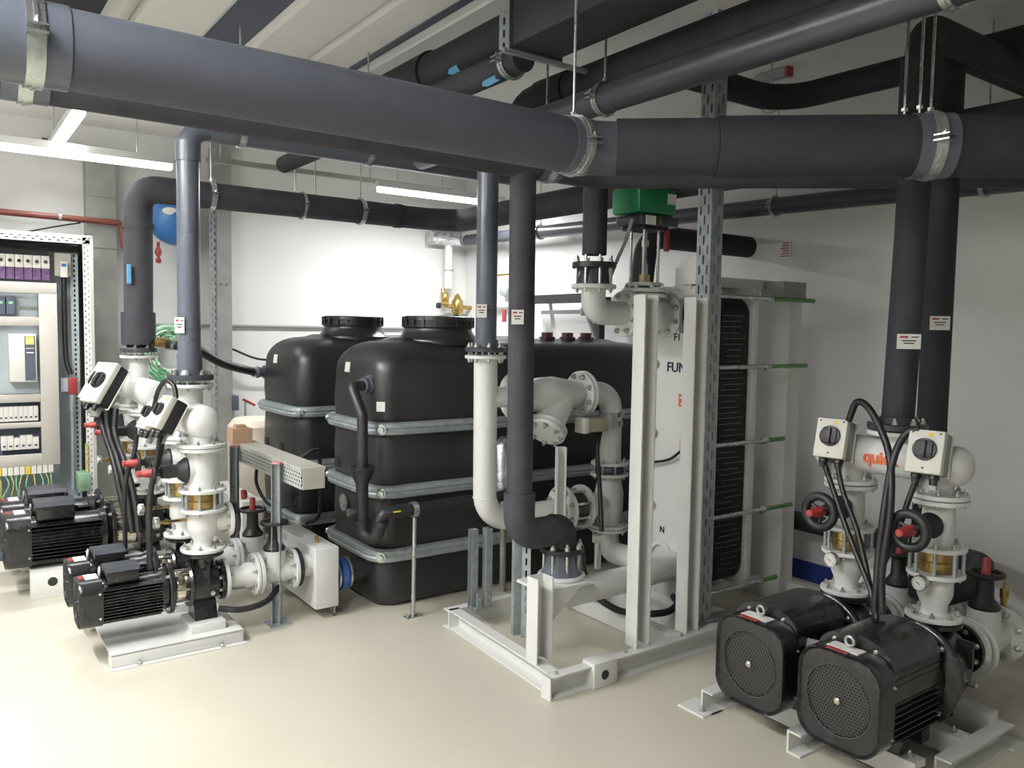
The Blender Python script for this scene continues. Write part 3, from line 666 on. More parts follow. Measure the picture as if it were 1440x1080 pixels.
def isolator(label, c, tilt, group, w_=0.11, h_=0.165, turn=0.0, back=None):
    """switch box, front facing -x, leaning back by tilt"""
    t = thing('isolator_switch', label, 'switch box', c, group)
    M = Matrix.Translation(c) @ Matrix.Rotation(turn, 4, 'Z') @ Matrix.Rotation(tilt, 4, 'Y')
    part(t, 'box_front', MB().box((-0.018, 0, 0), (0.036, w_, h_), M=M, bev=0.005), M_cream)
    part(t, 'box_back', MB().box((0.030, 0, 0), (0.060, w_*0.96, h_*0.98), M=M, bev=0.004), back or M_grey)
    part(t, 'back_rim', MB().box((0.063, 0, 0), (0.006, w_*1.04, h_*1.04), M=M, bev=0.002), M_cream)
    kb = part(t, 'rotary_knob', MB().box((-0.045, 0, 0.008), (0.02, w_*0.5, w_*0.5), M=M, bev=0.006).lathe(M @ Vector((-0.036, 0, 0.008)), M.to_3x3() @ Vector((-1, 0, 0)), [(0, w_*0.34), (0.012, w_*0.33)], 20), M_blkm)
    part(kb, 'knob_grip', MB().box((-0.060, 0, 0.008), (0.014, w_*0.16, w_*0.5), M=M, bev=0.003), M_blkm)
    part(t, 'yellow_sticker', MB().box((-0.037, -w_*0.12, h_*0.40), (0.002, 0.018, 0.012), M=M), M_yel)
    for yy, zz in ((-w_*0.38, h_*0.43), (w_*0.38, h_*0.43), (0, -h_*0.38)): part(t, 'screw', MB().box((-0.037, yy, zz), (0.002, 0.007, 0.007), M=M), M_dgrey)
    for yy in (-w_*0.25, w_*0.25):
        part(t, 'cable_gland', MB().lathe(M @ Vector((0.005, yy, -h_/2+0.002)), M.to_3x3() @ Vector((0, 0, -1)), [(0, 0.019), (0.018, 0.02), (0.02, 0.016), (0.04, 0.014)], 10), M_blkm)
    part(t, 'mounting_bracket', MB().box((0.05, 0, -0.04), (0.012, w_*0.5, h_*1.15), M=M), M_galvd)
    return t, M

def cable(label, pts, r=0.011, grp='black power cables', bend=0.06, mat_=None, name='cable'):
    return solo(name, label, 'cable', MB().tube(pts, r, bend, 10, 6), mat_ or M_cab, grp)

def smooth_pts(P, n=8):
    P = [Vector(p) for p in P]; Q = [P[0]+(P[0]-P[1])]+P+[P[-1]+(P[-1]-P[-2])]; o = []
    for i in range(1, len(Q)-2):
        for k in range(n):
            t = k/n; a_, b_, c_, d_ = Q[i-1:i+3]
            o.append(0.5*((2*b_)+(c_-a_)*t+(2*a_-5*b_+4*c_-d_)*t*t+(3*b_-a_-3*c_+d_)*t**3))
    o.append(P[-1]); return o
def hose(label, pts, r=0.011, grp='black power cables', mat_=None, name='cable', cat='cable'):
    return solo(name, label, cat, MB().tube(smooth_pts(pts), r, 0, 10), mat_ or M_cab, grp)

# --- right foreground pair --------------------------------------------------
RG = 'large black pumps in the right foreground'
for y, l, lv in ((1.56, 'nearest pump at bottom right, its round fan grille facing the camera', 'on the nearest pump at bottom right'), (1.94, 'large pump at right just behind the nearest one, fan grille at lower centre right', 'on the second pump at right')):
    pump(l, 2.55, y, 0.313, 0.175, 0.10, 2.98, 3.04, 3.05, 3.09, 3.21, 0.487, 0.105, 3.44, RG, 0.10, hw=0.160)
    reducer('white tapered outlet pipe '+lv, 3.21, y, 0.487, 0.675, 0.047, 0.066, 0.105, 'outlet pipes of the right pumps')
    check_valve('bronze check valve between white flanges '+lv, 3.21, y, 0.677, 0.762, 0.062, 0.115, 'check valves')
    side_valve('white gate valve with black handwheel '+lv, 3.21, y, 0.764, 0.965, 0.058, 0.108, 0.055, 2.99, 'gate valves with handwheels', 0.072)
    gauge('round pressure gauge '+lv, 3.21, y, 0.645, 3.08, 'pressure gauges')
    suction_valve('white suction valve behind the volute '+lv, 3.50, 3.645, 3.79, y, 0.30, 0.44, 0.066, 0.125, 'suction valves at right')
t = thing('suction_spool', 'short white adapter flange joined to the nearest right pump inlet', 'pipe', (3.47, 1.56, 0.22), 'suction adapters at right')
for y in (1.56, 1.94):
    if y > 1.6: t = thing('suction_spool', 'short white adapter flange joined to the second right pump inlet', 'pipe', (3.47, y, 0.22), 'suction adapters at right')
    part(t, 'adapter', MB().lathe((3.44, y, 0.313), (1, 0, 0), [(0, 0.12), (0.018, 0.12), (0.019, 0.066), (0.058, 0.066)], 36), M_white)
# suction manifold
t = thing('suction_manifold', 'white horizontal suction manifold at the right edge behind the suction valves', 'pipe', (3.95, 1.7, 0.2), None)
m = MB().tube([(3.96, 2.3, 0.30), (3.96, 1.2, 0.30)], 0.085, 0, 32)
for y in (1.56, 1.94): m.cyl((3.79, y, 0.30), (3.96, y, 0.30), 0.06)
part(t, 'manifold_pipe', m, M_white)
for y in (1.56, 1.94): flange(t, (3.81, y, 0.30), (1, 0, 0), 0.115, 0.02, M_white)
part(t, 'brass_air_vent', MB().cyl((3.93, 1.60, 0.38), (3.93, 1.60, 0.44), 0.014).lathe((3.93, 1.60, 0.42), (0, 0, 1), [(0, 0.02), (0.045, 0.02)], 8).cyl((3.93, 1.60, 0.46), (3.93, 1.60, 0.52), 0.006, n=8), M_brass)
m = MB()
for y in (1.3, 2.2): m.b2((3.90, y-0.03, 0.0), (4.02, y+0.03, 0.22))
part(t, 'support_foot', m, M_galvd)
# header
t = thing('discharge_header', 'white horizontal header pipe with orange lettering over the right pumps', 'pipe', (3.21, 1.75, 0.967), 'white header pipes')
m = MB().tube([(3.21, 2.05, 1.10), (3.21, 1.50, 1.10)], 0.078, 0, 32); m.sph((3.21, 1.50, 1.10), 0.078, (1, 0.75, 1), 32, 16); m.sph((3.21, 2.05, 1.10), 0.078, (1, 0.75, 1), 32, 16)
for y in (1.56, 1.94): m.cyl((3.21, y, 0.97), (3.21, y, 1.10), 0.052)
m.cyl((3.21, 1.745, 1.10), (3.21, 1.745, 1.22), 0.058); part(t, 'header_pipe', m, M_white)
for y in (1.56, 1.94): flange(t, (3.21, y, 0.978), (0, 0, 1), 0.107, 0.018, M_white); bolts(t, (3.21, y, 0.99), (0, 0, 1), 0.088, 8, 0.0, False, 0.8)
flange(t, (3.21, 1.745, 1.205), (0, 0, 1), 0.115, 0.018, M_white)
M = frame((3.21, 1.78, 1.10), (-1, 0, 0))
m = MB()
text(t, 'quick', (3.1310, 1.768, 1.10), (-1, 0, 0.05), (0, 0, 1), 0.068, M_orange, 0.0015, 'bold orange lettering on the header', 0.0025)
t = thing('riser_flange', 'dark bolted flange pair at the foot of the left right-hand riser', 'flange', (3.21, 1.745, 1.216), 'dark riser flanges')
flange(t, (3.21, 1.745, 1.232), (0, 0, 1), 0.115, 0.026, M_pvcd, hub=0.07); bolts(t, (3.21, 1.745, 1.232), (0, 0, 1), 0.092, 8, 0.014, False, 1.0)
# frame under the pair
t = thing('steel_frame', 'white steel channel frame carrying the two right foreground pumps', 'frame', (3.0, 1.8, 0), None)
for y, x0 in ((2.22, 2.615), (1.80, 2.62), (1.38, 2.9)):
    part(t, 'channel_beam', MB().cprof((x0, y, 0.045), (3.40, y, 0.045), 0.09, 0.06, 0.008, (0, -1, 0)), M_skid)
for x in (2.80, 3.12, 3.36):
    part(t, 'cross_beam', MB().b2((x-0.035, 1.38, 0.075), (x+0.035, 2.2, 0.10) if x < 3.3 else (x+0.035, 2.2, 0.125)), M_skid)
    part(t, 'cross_beam', MB().b2((x-0.035, 1.385, 0.02), (x-0.029, 2.2, 0.075)), M_skid)
part(t, 'angle_foot', MB().b2((2.56, 2.16, 0.0), (2.68, 2.30, 0.008)), M_skid)
part(t, 'angle_foot', MB().b2((3.36, 1.30, 0.0), (3.46, 1.42, 0.008)), M_skid)
for x, y in ((2.80, 1.42), (3.12, 1.42), (2.80, 1.74), (3.12, 1.74), (2.80, 2.1)): inst(t, 'bolt', shared('bolt', hexbolt, M_bolt), Matrix.Translation((x, y, 0.10)))
inst(t, 'bolt', shared('bolt', hexbolt, M_bolt), Matrix.Translation((2.60, 2.2, 0.008)))
part(t, 'beam_end_hole', MB().lathe((2.66, 2.2185, 0.05), (0, -1, 0), [(0, 0.018), (0.0025, 0.018)], 16), M_blkm)
for y in (1.56, 1.94):
    for x in (2.80, 2.95): part(t, 'motor_foot', MB().b2((x-0.03, y-0.12, 0.10), (x+0.03, y+0.12, 0.150)), M_blk)
# switch boxes and cables
isolator('white isolator box with black knob, left one on the right header', (3.06, 1.935, 1.165), math.radians(14), 'isolator switches on the right header', 0.128, 0.165, math.radians(9))
isolator('white isolator box with black knob, right one on the right header', (3.06, 1.54, 1.160), math.radians(14), 'isolator switches on the right header', 0.128, 0.165, math.radians(9))
hose('black cable arching from the left isolator at right down to the nearest motor', [(3.06, 1.87, 1.25), (3.05, 1.83, 1.33), (3.02, 1.75, 1.30), (3.0, 1.66, 1.15), (2.96, 1.62, 0.95), (2.92, 1.62, 0.7), (2.9, 1.60, 0.55)], 0.014)
hose('black cable from the right isolator at right bending down beside the arching one', [(3.05, 1.57, 1.25), (3.04, 1.62, 1.22), (2.99, 1.64, 1.10), (2.94, 1.645, 0.8), (2.90, 1.63, 0.55)], 0.014)
hose('black cable slanting from the left isolator gland at right down to the motors', [(3.04, 1.96, 1.06), (3.02, 1.91, 0.98), (2.98, 1.80, 0.80), (2.93, 1.67, 0.62), (2.90, 1.62, 0.52)], 0.011)
hose('second slanting black cable next to it, from the left isolator at right', [(3.04, 1.90, 1.06), (3.03, 1.86, 0.95), (2.99, 1.77, 0.82), (2.95, 1.69, 0.65), (2.92, 1.64, 0.52)], 0.011)
hose('short black cable from the right isolator gland behind the handwheel', [(3.04, 1.57, 1.05), (3.02, 1.585, 0.97), (3.0, 1.61, 0.85), (2.97, 1.66, 0.66), (2.93, 1.66, 0.52)], 0.011)
t = thing('sensor_plug', 'small grey sensor with a yellow tip between the two right motors', 'sensor', (2.72, 1.76, 0.4))
part(t, 'sensor_body', MB().cyl((2.70, 1.78, 0.42), (2.74, 1.745, 0.41), 0.018, n=12), M_grey)
part(t, 'yellow_tip', MB().cyl((2.745, 1.74, 0.41), (2.80, 1.70, 0.40), 0.010, n=10), M_yel)

# --- left pairs --------------------------------------------------------------
LP = [(4.21, 'nearest', 'small black pump at left standing nearest the camera', 0.515, 0.285, 0.112, 0.10, 0.88, 0.925, 0.945, 1.01, 1.095, 0.455, 0.10, 1.19),
      (4.57, 'second nearest', 'small black pump just behind the nearest left one', 0.515, 0.285, 0.112, 0.10, 0.88, 0.925, 0.945, 1.01, 1.095, 0.455, 0.10, 1.19),
      (5.45, 'third', 'larger black pump at the left with big ribbed motor, third from the camera', 0.30, 0.335, 0.155, 0.13, 0.80, 0.865, 0.88, 1.0, 1.09, 0.54, 0.10, 1.20),
      (5.88, 'farthest', 'larger black pump farthest left, partly hidden by the ribbed motor', 0.30, 0.335, 0.155, 0.13, 0.80, 0.865, 0.88, 1.0, 1.09, 0.54, 0.10, 1.20)]
for i, (y, w_, l, x0, zc, h, lf, lm, xl, xs0, xs1, xv, zf, rf, xsuc) in enumerate(LP):
    zt = 0.10 if i < 2 else 0.17
    pump(l, x0, y, zc, h, lf, lm, xl, xs0, xs1, xv, zf, rf, xsuc, 'black pumps at the left', zt, grille=False)
    on = 'on the %s left pump' % w_
    z0 = zf; z1 = 0.675 if i < 2 else 0.74
    reducer('white outlet pipe '+on, xv, y, z0, z1, 0.047, 0.078, 0.11, 'outlet pipes of the left pumps', 0.13 if i == 0 else 0.0)
    check_valve('bronze check valve '+on, xv, y, z1+0.002, z1+0.082, 0.07, 0.115, 'check valves')
    side_valve('white gate valve with red lever stem '+on, xv, y, z1+0.084, (z1+0.31), 0.075, 0.118, 0.075, 0.86, 'gate valves at the left', 0.052)
    gauge('small glossy pressure gauge '+on, xv, y, 0.62 if i < 2 else 0.70, 0.86, 'pressure gauges')
for nm, ya, yb, yr, zh, zr in (('front', 4.18, 4.75, 4.40, 1.115, 1.295), ('rear', 5.34, 6.05, 5.70, 1.175, 1.40)):
    t = thing('discharge_header', 'white header pipe with rounded cap over the %s left pumps' % nm, 'pipe', (1.09, (ya+yb)/2, zh-0.12), 'white header pipes')
    m = MB().tube([(1.09, ya, zh), (1.09, yb, zh)], 0.085, 0, 32); m.sph((1.09, ya, zh), 0.085, (1, 0.7, 1), 32, 16); m.sph((1.09, yb, zh), 0.085, (1, 0.7, 1), 32, 16)
    ys = (4.21, 4.57) if nm == 'front' else (5.45, 5.88); z1 = 0.985 if nm == 'front' else 1.05
    for y in ys: m.cyl((1.09, y, z1), (1.09, y, zh), 0.058)
    m.cyl((1.09, yr, zh), (1.09, yr, zr), 0.06); part(t, 'header_pipe', m, M_white)
    for y in ys: flange(t, (1.09, y, z1+0.012), (0, 0, 1), 0.118, 0.018, M_white); bolts(t, (1.09, y, z1+0.022), (0, 0, 1), 0.095, 8, 0, False, 0.8)
    flange(t, (1.09, yr, zr-0.009), (0, 0, 1), 0.115, 0.018, M_white); bolts(t, (1.09, yr, zr-0.018), (0, 0, -1), 0.092, 8, 0, False, 0.8)
    t = thing('riser_flange', 'dark bolted flange under the %s' % ('grey plastic riser at the left' if nm == 'front' else 'black insulated riser at the left'), 'flange', (1.09, yr, zr), 'dark riser flanges')
    flange(t, (1.09, yr, zr+0.035), (0, 0, 1), 0.115, 0.028, M_pvcd, hub=0.07); bolts(t, (1.09, yr, zr+0.035), (0, 0, 1), 0.092, 8, 0.016, False, 0.9)
    for k in range(8):
        g = 2*math.pi*(k+0.5)/8; q = (1.09+0.092*math.cos(g), yr+0.092*math.sin(g)); part(t, 'stud', MB().cyl((q[0], q[1], zr-0.015), (q[0], q[1], zr+0.05), 0.006, n=8), M_zinc)
# left bases
t = thing('base_tray', 'long white folded steel base tray under the two small left pumps', 'frame', (0.95, 4.3, 0), 'white bases of the left pumps')
part(t, 'front_rail', MB().b2((0.63, 4.02, 0.006), (1.24, 4.10, 0.066), bev=0.003), M_skid)
part(t, 'rear_rail', MB().b2((0.63, 4.60, 0.006), (1.24, 4.68, 0.066), bev=0.003), M_skid)
part(t, 'tray_plate', MB().b2((0.63, 4.02, 0.060), (1.24, 4.68, 0.068)), M_skid)
part(t, 'floor_lip', MB().b2((0.62, 3.99, 0.0), (1.25, 4.02, 0.006)), M_skid)
for x in (0.75, 1.13): inst(t, 'bolt', shared('bolt', hexbolt, M_bolt), Matrix.Translation((x, 4.005, 0.006)) @ Matrix.Scale(0.9, 4))
for y in (4.21, 4.57): part(t, 'foot_block', MB().b2((1.0, y-0.13, 0.066), (1.17, y-0.02+0.1, 0.112), bev=0.003), M_skid)
t = thing('base_tray', 'white steel base with a black round hole under the larger left pumps', 'frame', (0.8, 5.6, 0), 'white bases of the left pumps')
part(t, 'front_rail', MB().b2((0.42, 5.30, 0.0), (1.25, 5.38, 0.165), bev=0.003), M_skid)
part(t, 'rear_rail', MB().b2((0.42, 5.95, 0.0), (1.25, 6.02, 0.165), bev=0.003), M_skid)
part(t, 'tray_plate', MB().b2((0.42, 5.30, 0.160), (1.25, 6.02, 0.172)), M_skid)
part(t, 'round_hole', MB().lathe((0.53, 5.302, 0.095), (0, -1, 0), [(0, 0.026), (0.004, 0.026)], 20), M_blkm)
# suction side of the two small pumps
for i, (y, w_) in enumerate(((4.21, 'nearest'), (4.57, 'second nearest'))):
    t = thing('suction_spool', 'white tapered suction pipe of the %s left pump' % w_, 'pipe', (1.28, y, 0.2), 'suction pipes at the left')
    part(t, 'tapered_body', MB().lathe((1.19, y, 0.285), (1, 0, 0), [(0, 0.105), (0.016, 0.105), (0.017, 0.05), (0.10, 0.055), (0.12, 0.066), (0.165, 0.066)], 32), M_white)
    flange(t, (1.355, y, 0.285), (1, 0, 0), 0.11, 0.018, M_white); bolts(t, (1.355, y, 0.285), (-1, 0, 0), 0.088, 8, 0.01, False, 0.85)
    suction_valve('white suction valve with black wheel and red cap, %s left pump' % w_, 1.367, 1.465, 1.575, y, 0.285, 0.40, 0.062, 0.11, 'suction valves at the left')
    t = thing('gasket_flange', 'dark ring flange between suction valve and white box, %s left pump' % w_, 'flange', (1.585, y, 0.18), 'dark ring flanges')
    flange(t, (1.588, y, 0.285), (1, 0, 0), 0.105, 0.022, M_blkm, 'ring_flange')
    part(t, 'stub_pipe', MB().cyl((1.60, y, 0.285), (1.66, y, 0.285), 0.06), M_white)
def chest(label, x0, x1, y0, y1, z0, z1):
    t = thing('suction_box', label, 'box', ((x0+x1)/2, (y0+y1)/2, z0), 'white suction header boxes')
    part(t, 'box_body', MB().b2((x0, y0, z0), (x1, y1, z1), bev=0.006), M_white)
    part(t, 'brass_vent', MB().cyl(((x0+x1)/2, y0+0.15, z1), ((x0+x1)/2, y0+0.15, z1+0.035), 0.012, n=8), M_brass)
    part(t, 'small_foot', MB().b2((x1-0.02, y0+0.02, 0.0), (x1+0.04, y0+0.08, 0.012)).b2((x1-0.02, y0+0.02, 0.0), (x1-0.012, y0+0.08, z0)), M_galvd)
    return t
chest('white rectangular suction box on the floor beside the blue coupling', 1.655, 1.79, 4.10, 4.72, 0.06, 0.395)
t = chest('white rectangular suction box behind the red stem caps at the left', 1.60, 1.74, 5.2, 6.0, 0.10, 0.46)
part(t, 'red_vent_cap', MB().cyl((1.64, 5.30, 0.46), (1.64, 5.30, 0.52), 0.018, n=10), M_red)
for y in (5.45, 5.88):
    suction_valve('white suction valve behind, serving the %s left pump' % ('third' if y < 5.6 else 'farthest'), 1.30, 1.42, 1.54, y, 0.335, 0.46, 0.062, 0.11, 'suction valves at the left')
    t = thing('suction_spool', 'white suction pipe of the %s left pump' % ('third' if y < 5.6 else 'farthest'), 'pipe', (1.25, y, 0.27), 'suction pipes at the left')
    part(t, 'tapered_body', MB().lathe((1.20, y, 0.335), (1, 0, 0), [(0, 0.105), (0.02, 0.105), (0.021, 0.06), (0.10, 0.06)], 32), M_white)
    t = thing('suction_stub', 'white stub pipe into the rear suction box, %s left pump' % ('third' if y < 5.6 else 'farthest'), 'pipe', (1.57, y, 0.27), 'suction stubs at the left')
    part(t, 'stub_pipe', MB().cyl((1.54, y, 0.335), (1.60, y, 0.335), 0.06), M_white)
t = thing('pipe_coupling', 'blue rubber coupling with steel clamps between white box and black tank', 'coupling', (1.87, 4.27, 0.10))
part(t, 'coupling_sleeve', MB().lathe((1.83, 4.27, 0.185), (1, 0, 0), [(0, 0.084), (0.02, 0.088), (0.07, 0.088), (0.09, 0.084)], 32), M_navy)
part(t, 'blue_band', MB().ring((1.858, 4.27, 0.185), (1, 0, 0), 0.092, 0.086, 0.032, 32), M_blue)
for x in (1.832, 1.902): part(t, 'hose_clamp', MB().ring((x, 4.27, 0.185), (1, 0, 0), 0.091, 0.085, 0.012, 32), M_zinc)
part(t, 'stub_pipe', MB().cyl((1.79, 4.27, 0.185), (1.84, 4.27, 0.185), 0.074).cyl((1.91, 4.27, 0.185), (2.05, 4.27, 0.185), 0.078), M_blkm)
solo('drain_hose', 'short black drain hose on the floor under the nearest left suction pipe', 'hose', MB().tube(smooth_pts([(1.14, 4.10, 0.17), (1.25, 4.08, 0.15), (1.38, 4.10, 0.16), (1.48, 4.18, 0.20)]), 0.016, 0, 12), M_blkm)
# isolators and cables at the left
for c, l in (((0.915, 4.18, 1.165), 'nearest'), ((0.94, 4.58, 1.115), 'second nearest')):
    isolator('white isolator box with black side, for the %s left pump' % l, c, math.radians(30), 'isolator switches at the left', 0.10, 0.17, math.radians(14), M_blkm)
for c, l in (((0.83, 5.40, 1.235), 'third'), ((0.87, 5.80, 1.22), 'farthest')):
    isolator('larger white isolator box with black side, for the %s left pump' % l, c, math.radians(33), 'isolator switches at the left', 0.16, 0.27, math.radians(24), M_blkm)
for k, (dx, dy) in enumerate(((0, 0), (0.02, 0.03), (-0.02, 0.04), (0.03, -0.02))):
    hose('black motor cable, %s of the bundle hanging from the third left isolator' % ('frontmost', 'inner right', 'leftmost', 'outer right')[k], [(0.84+dx*1.6, 5.36+dy, 1.09), (0.845+dx, 5.33+dy, 0.95), (0.87+dx, 5.2+dy, 0.80), (0.90+dx*1.2, 5.12+dy, 0.6), (0.92+dx, 5.06+dy, 0.38)], 0.018)
for k, (x, y) in enumerate(((0.89, 4.17), (0.86, 4.58), (0.91, 4.20))):
    zt_ = (1.07, 1.02, 1.07)[k]
    hose('black cable from the %s down to the motor terminal box' % ('front of the nearest left isolator', 'second nearest left isolator', 'rear of the nearest left isolator')[k], [(x, y, zt_), (x-0.015, y, zt_-0.1), (x-0.05-0.01*k, y, 0.75), (x-0.055-0.01*k, y, 0.42)], 0.012)
hose('black cable looping over the top of the nearest left isolator', [(0.97, 4.19, 1.24), (0.965, 4.22, 1.30), (0.94, 4.28, 1.32), (0.92, 4.36, 1.26), (0.91, 4.42, 1.16)], 0.012)

# ------------------------------------------------------------------ black tanks
def rr_ring(x0, x1, y0, y1, ins, r, n=6):
    w_, h_ = x1-x0-2*ins, y1-y0-2*ins; r = max(0.02, min(r, w_*0.49, h_*0.49))
    return [((x0+x1)/2+px_, (y0+y1)/2+py_) for px_, py_ in rrect(w_, h_, r, n)]
def tank(label, x0, x1, y0, y1, H, neck, hoops, group, tagz=None):
    t = thing('water_tank', label, 'tank', ((x0+x1)/2, (y0+y1)/2, 0), group)
    lv = [(0.0, 0.05, 0.10), (0.012, 0.022, 0.11), (0.04, 0.006, 0.12)]
    zs = [0.04]+[h for h in hoops]+[H-0.24]
    for k in range(len(zs)-1):
        a_, b_ = zs[k], zs[k+1]
        for q in (0.15, 0.35, 0.5, 0.65, 0.85): lv.append((a_+(b_-a_)*q, 0.0 - 0.010*math.sin(math.pi*q), 0.12))
        if k < len(zs)-2: lv.append((b_, 0.010, 0.12))
    R_ = 0.17
    for k in range(0, 9):
        g = math.radians(90*k/8); lv.append((H-0.03-R_*(1-math.sin(g)), R_*(1-math.cos(g)), 0.12+0.06*k/8))
    lv.append((H-0.024, 0.21, 0.14)); lv.append((H-0.01, 0.25, 0.12)); lv.append((H-0.008, 0.30, 0.08))
    vs = []; fs = []; n = None
    for z, ins, r in lv:
        rg = rr_ring(x0, x1, y0, y1, ins, r); n = len(rg); vs += [(p[0], p[1], z) for p in rg]
    for k in range(len(lv)-1):
        for i in range(n): j = (i+1) % n; fs.append((k*n+i, k*n+j, (k+1)*n+j, (k+1)*n+i))
    fs += [tuple(range(n-1, -1, -1)), tuple((len(lv)-1)*n+i for i in range(n))]
    part(t, 'tank_body', MB().add(vs, fs), M_tank)
    nx, ny, nr = neck
    part(t, 'neck', MB().lathe((nx, ny, H-0.05), (0, 0, 1), [(0, nr*1.32), (0.03, nr*1.28), (0.05, nr*1.12), (0.085, nr*1.02), (0.10, nr*1.0), (0.12, nr*1.0)], 40), M_tank)
    ld = part(t, 'screw_lid', MB().lathe((nx, ny, H+0.05), (0, 0, 1), [(0, nr*1.03), (0.008, nr*1.06), (0.02, nr*1.06), (0.022, nr*1.02), (0.045, nr*1.02), (0.048, nr*1.06), (0.07, nr*1.05), (0.075, nr*0.98), (0.068, nr*0.9), (0.068, 0.02)], 40), M_tank)
    for k in range(20):
        g = 2*math.pi*k/20; part(ld, 'lid_rib', MB().box((nx+nr*1.05*math.cos(g), ny+nr*1.05*math.sin(g), H+0.088), (0.016, 0.016, 0.062), rot=Matrix.Rotation(g, 4, 'Z')), M_tank)
    for z in hoops:
        prof = [(0.0, -0.036), (0.030, -0.036), (0.042, -0.028), (0.046, -0.010), (0.039, 0.0), (0.046, 0.010), (0.042, 0.028), (0.030, 0.036), (0.0, 0.036)]
        vs = []; fs = []
        for off, dz in prof: rg = rr_ring(x0, x1, y0, y1, -off-0.002, 0.10+off, 5); n = len(rg); vs += [(p[0], p[1], z+dz) for p in rg]
        for k in range(len(prof)):
            for i in range(n): j = (i+1) % n; k2 = (k+1) % len(prof); fs.append((k*n+i, k*n+j, k2*n+j, k2*n+i))
        hp = part(t, 'steel_hoop', MB().add(vs, fs), M_galv)
        for cy in (y0+0.03, y1-0.03):
            part(hp, 'hoop_bolt', MB().lathe((x0+0.02, cy - 0.03 if cy < (y0+y1)/2 else cy+0.03, z), (-0.7, -0.7 if cy < (y0+y1)/2 else 0.7, 0), [(0, 0.03), (0.03, 0.03), (0.032, 0.02), (0.045, 0.018)], 14), M_zinc)
    # moulded grips in the short face
    for yy, z in ((y1-0.13, hoops[1]+0.10), (y0+0.30, hoops[1]+0.10)):
        part(t, 'moulded_grip', MB().box((x0-0.004, yy, z), (0.02, 0.075, 0.06), bev=0.006), M_blkm)
    return t
t1 = tank('large black plastic tank in front, bound by three galvanised hoops', 2.015, 4.25, 4.06, 4.75, 1.555, (2.585, 4.40, 0.21), (0.31, 0.675, 1.035), 'black water tanks')
part(t1, 'paper_label', MB().box((2.018, 4.49, 1.365), (0.012, 0.065, 0.06), rot=Matrix.Rotation(math.radians(8), 4, 'Y')), M_label)
part(t1, 'paper_label', MB().box((2.036, 4.088, 1.16), (0.012, 0.05, 0.055), rot=Matrix.Rotation(math.radians(45), 4, 'Z')), M_label)
part(t1, 'round_cover', MB().lathe((2.02, 4.50, 0.545), (-1, 0, 0), [(0, 0.035), (0.02, 0.035), (0.021, 0.052), (0.03, 0.052)], 28), M_zinc)
part(t1, 'spigot', MB().lathe((2.02, 4.33, 0.52), (-1, 0, 0), [(0, 0.014), (0.04, 0.014), (0.041, 0.024), (0.075, 0.024), (0.078, 0.015)], 14), M_zinc)
for X in (3.42, 3.60, 3.77):
    part(t1, 'red_brown_plug', MB().lathe((X, 4.35, 1.53), (0, 0, 1), [(0, 0.03), (0.012, 0.03), (0.013, 0.055), (0.03, 0.055), (0.031, 0.04), (0.06, 0.04)], 8), mat('brown_plug_%d' % int(X*100), '4A2A28', 0.5))
t2 = tank('second black plastic tank behind the front one, reached by the black hose', 1.95, 4.25, 5.13, 5.86, 1.56, (2.50, 5.48, 0.205), (0.31, 0.675, 1.035), 'black water tanks')
part(t2, 'paper_label', MB().box((1.954, 5.56, 1.375), (0.012, 0.065, 0.06), rot=Matrix.Rotation(math.radians(8), 4, 'Y')), M_label)
part(t2, 'inlet_fitting', MB().lathe((1.97, 5.80, 1.27), (-0.9, -0.2, 0), [(0, 0.05), (0.02, 0.05), (0.021, 0.036), (0.07, 0.036), (0.072, 0.042), (0.085, 0.042)], 20), M_pvc)
# feed hose, wall cable
t = thing('feed_hose', 'thick black hose with brass nut from the rear left riser to the far tank', 'hose', (1.5, 5.6, 1.3))
part(t, 'hose_body', MB().tube(smooth_pts([(1.24, 5.62, 1.475), (1.42, 5.60, 1.44), (1.62, 5.65, 1.34), (1.88, 5.78, 1.27)]), 0.030, 0, 14), M_blkm)
part(t, 'brass_nut', MB().lathe((1.17, 5.63, 1.485), (1, 0, 0), [(0, 0.026), (0.02, 0.026), (0.021, 0.036), (0.06, 0.036), (0.061, 0.03), (0.09, 0.03)], 8), M_bronze)
part(t, 'hose_clamp', MB().ring((1.262, 5.62, 1.472), (1, 0, -0.1), 0.036, 0.030, 0.03, 20), M_zinc)
part(t, 'hose_clamp', MB().ring((1.86, 5.77, 1.272), (0.9, 0.3, 0), 0.036, 0.030, 0.03, 20), M_zinc)
hose('thin black cable sagging along the far wall to the far tank', [(2.12, 7.15, 1.40), (2.35, 7.1, 1.31), (2.6, 7.05, 1.33), (2.9, 7.0, 1.46)], 0.010, 'wall cables')
# overflow pipe on the front tank
t = thing('overflow_pipe', 'black overflow pipe with funnel and trap hanging on the front tank', 'pipe', (1.9, 4.0, 0.45))
part(t, 'tank_fitting', MB().lathe((2.04, 4.19, 1.275), (-1, -0.25, 0), [(0, 0.062), (0.03, 0.062), (0.031, 0.05), (0.05, 0.05), (0.051, 0.045), (0.08, 0.045)], 24), M_pvc)
part(t, 'down_pipe', MB().tube([(2.0, 4.18, 1.275), (1.885, 4.15, 1.275), (1.905, 4.05, 1.12), (1.89, 4.02, 0.78)], 0.030, 0.03, 18), M_blkm)
part(t, 'funnel', MB().lathe((1.89, 4.02, 0.68), (0, 0, 1), [(0, 0.032), (0.07, 0.036), (0.12, 0.06), (0.15, 0.066), (0.155, 0.07), (0.165, 0.07), (0.165, 0.06), (0.15, 0.02)], 24), M_blkm)
part(t, 'trap_pipe', MB().tube([(1.89, 4.02, 0.70), (1.888, 4.0, 0.46), (1.93, 3.92, 0.46), (1.945, 3.89, 0.60), (2.9, 3.87, 0.62)], 0.034, 0.045, 18), M_blkm)
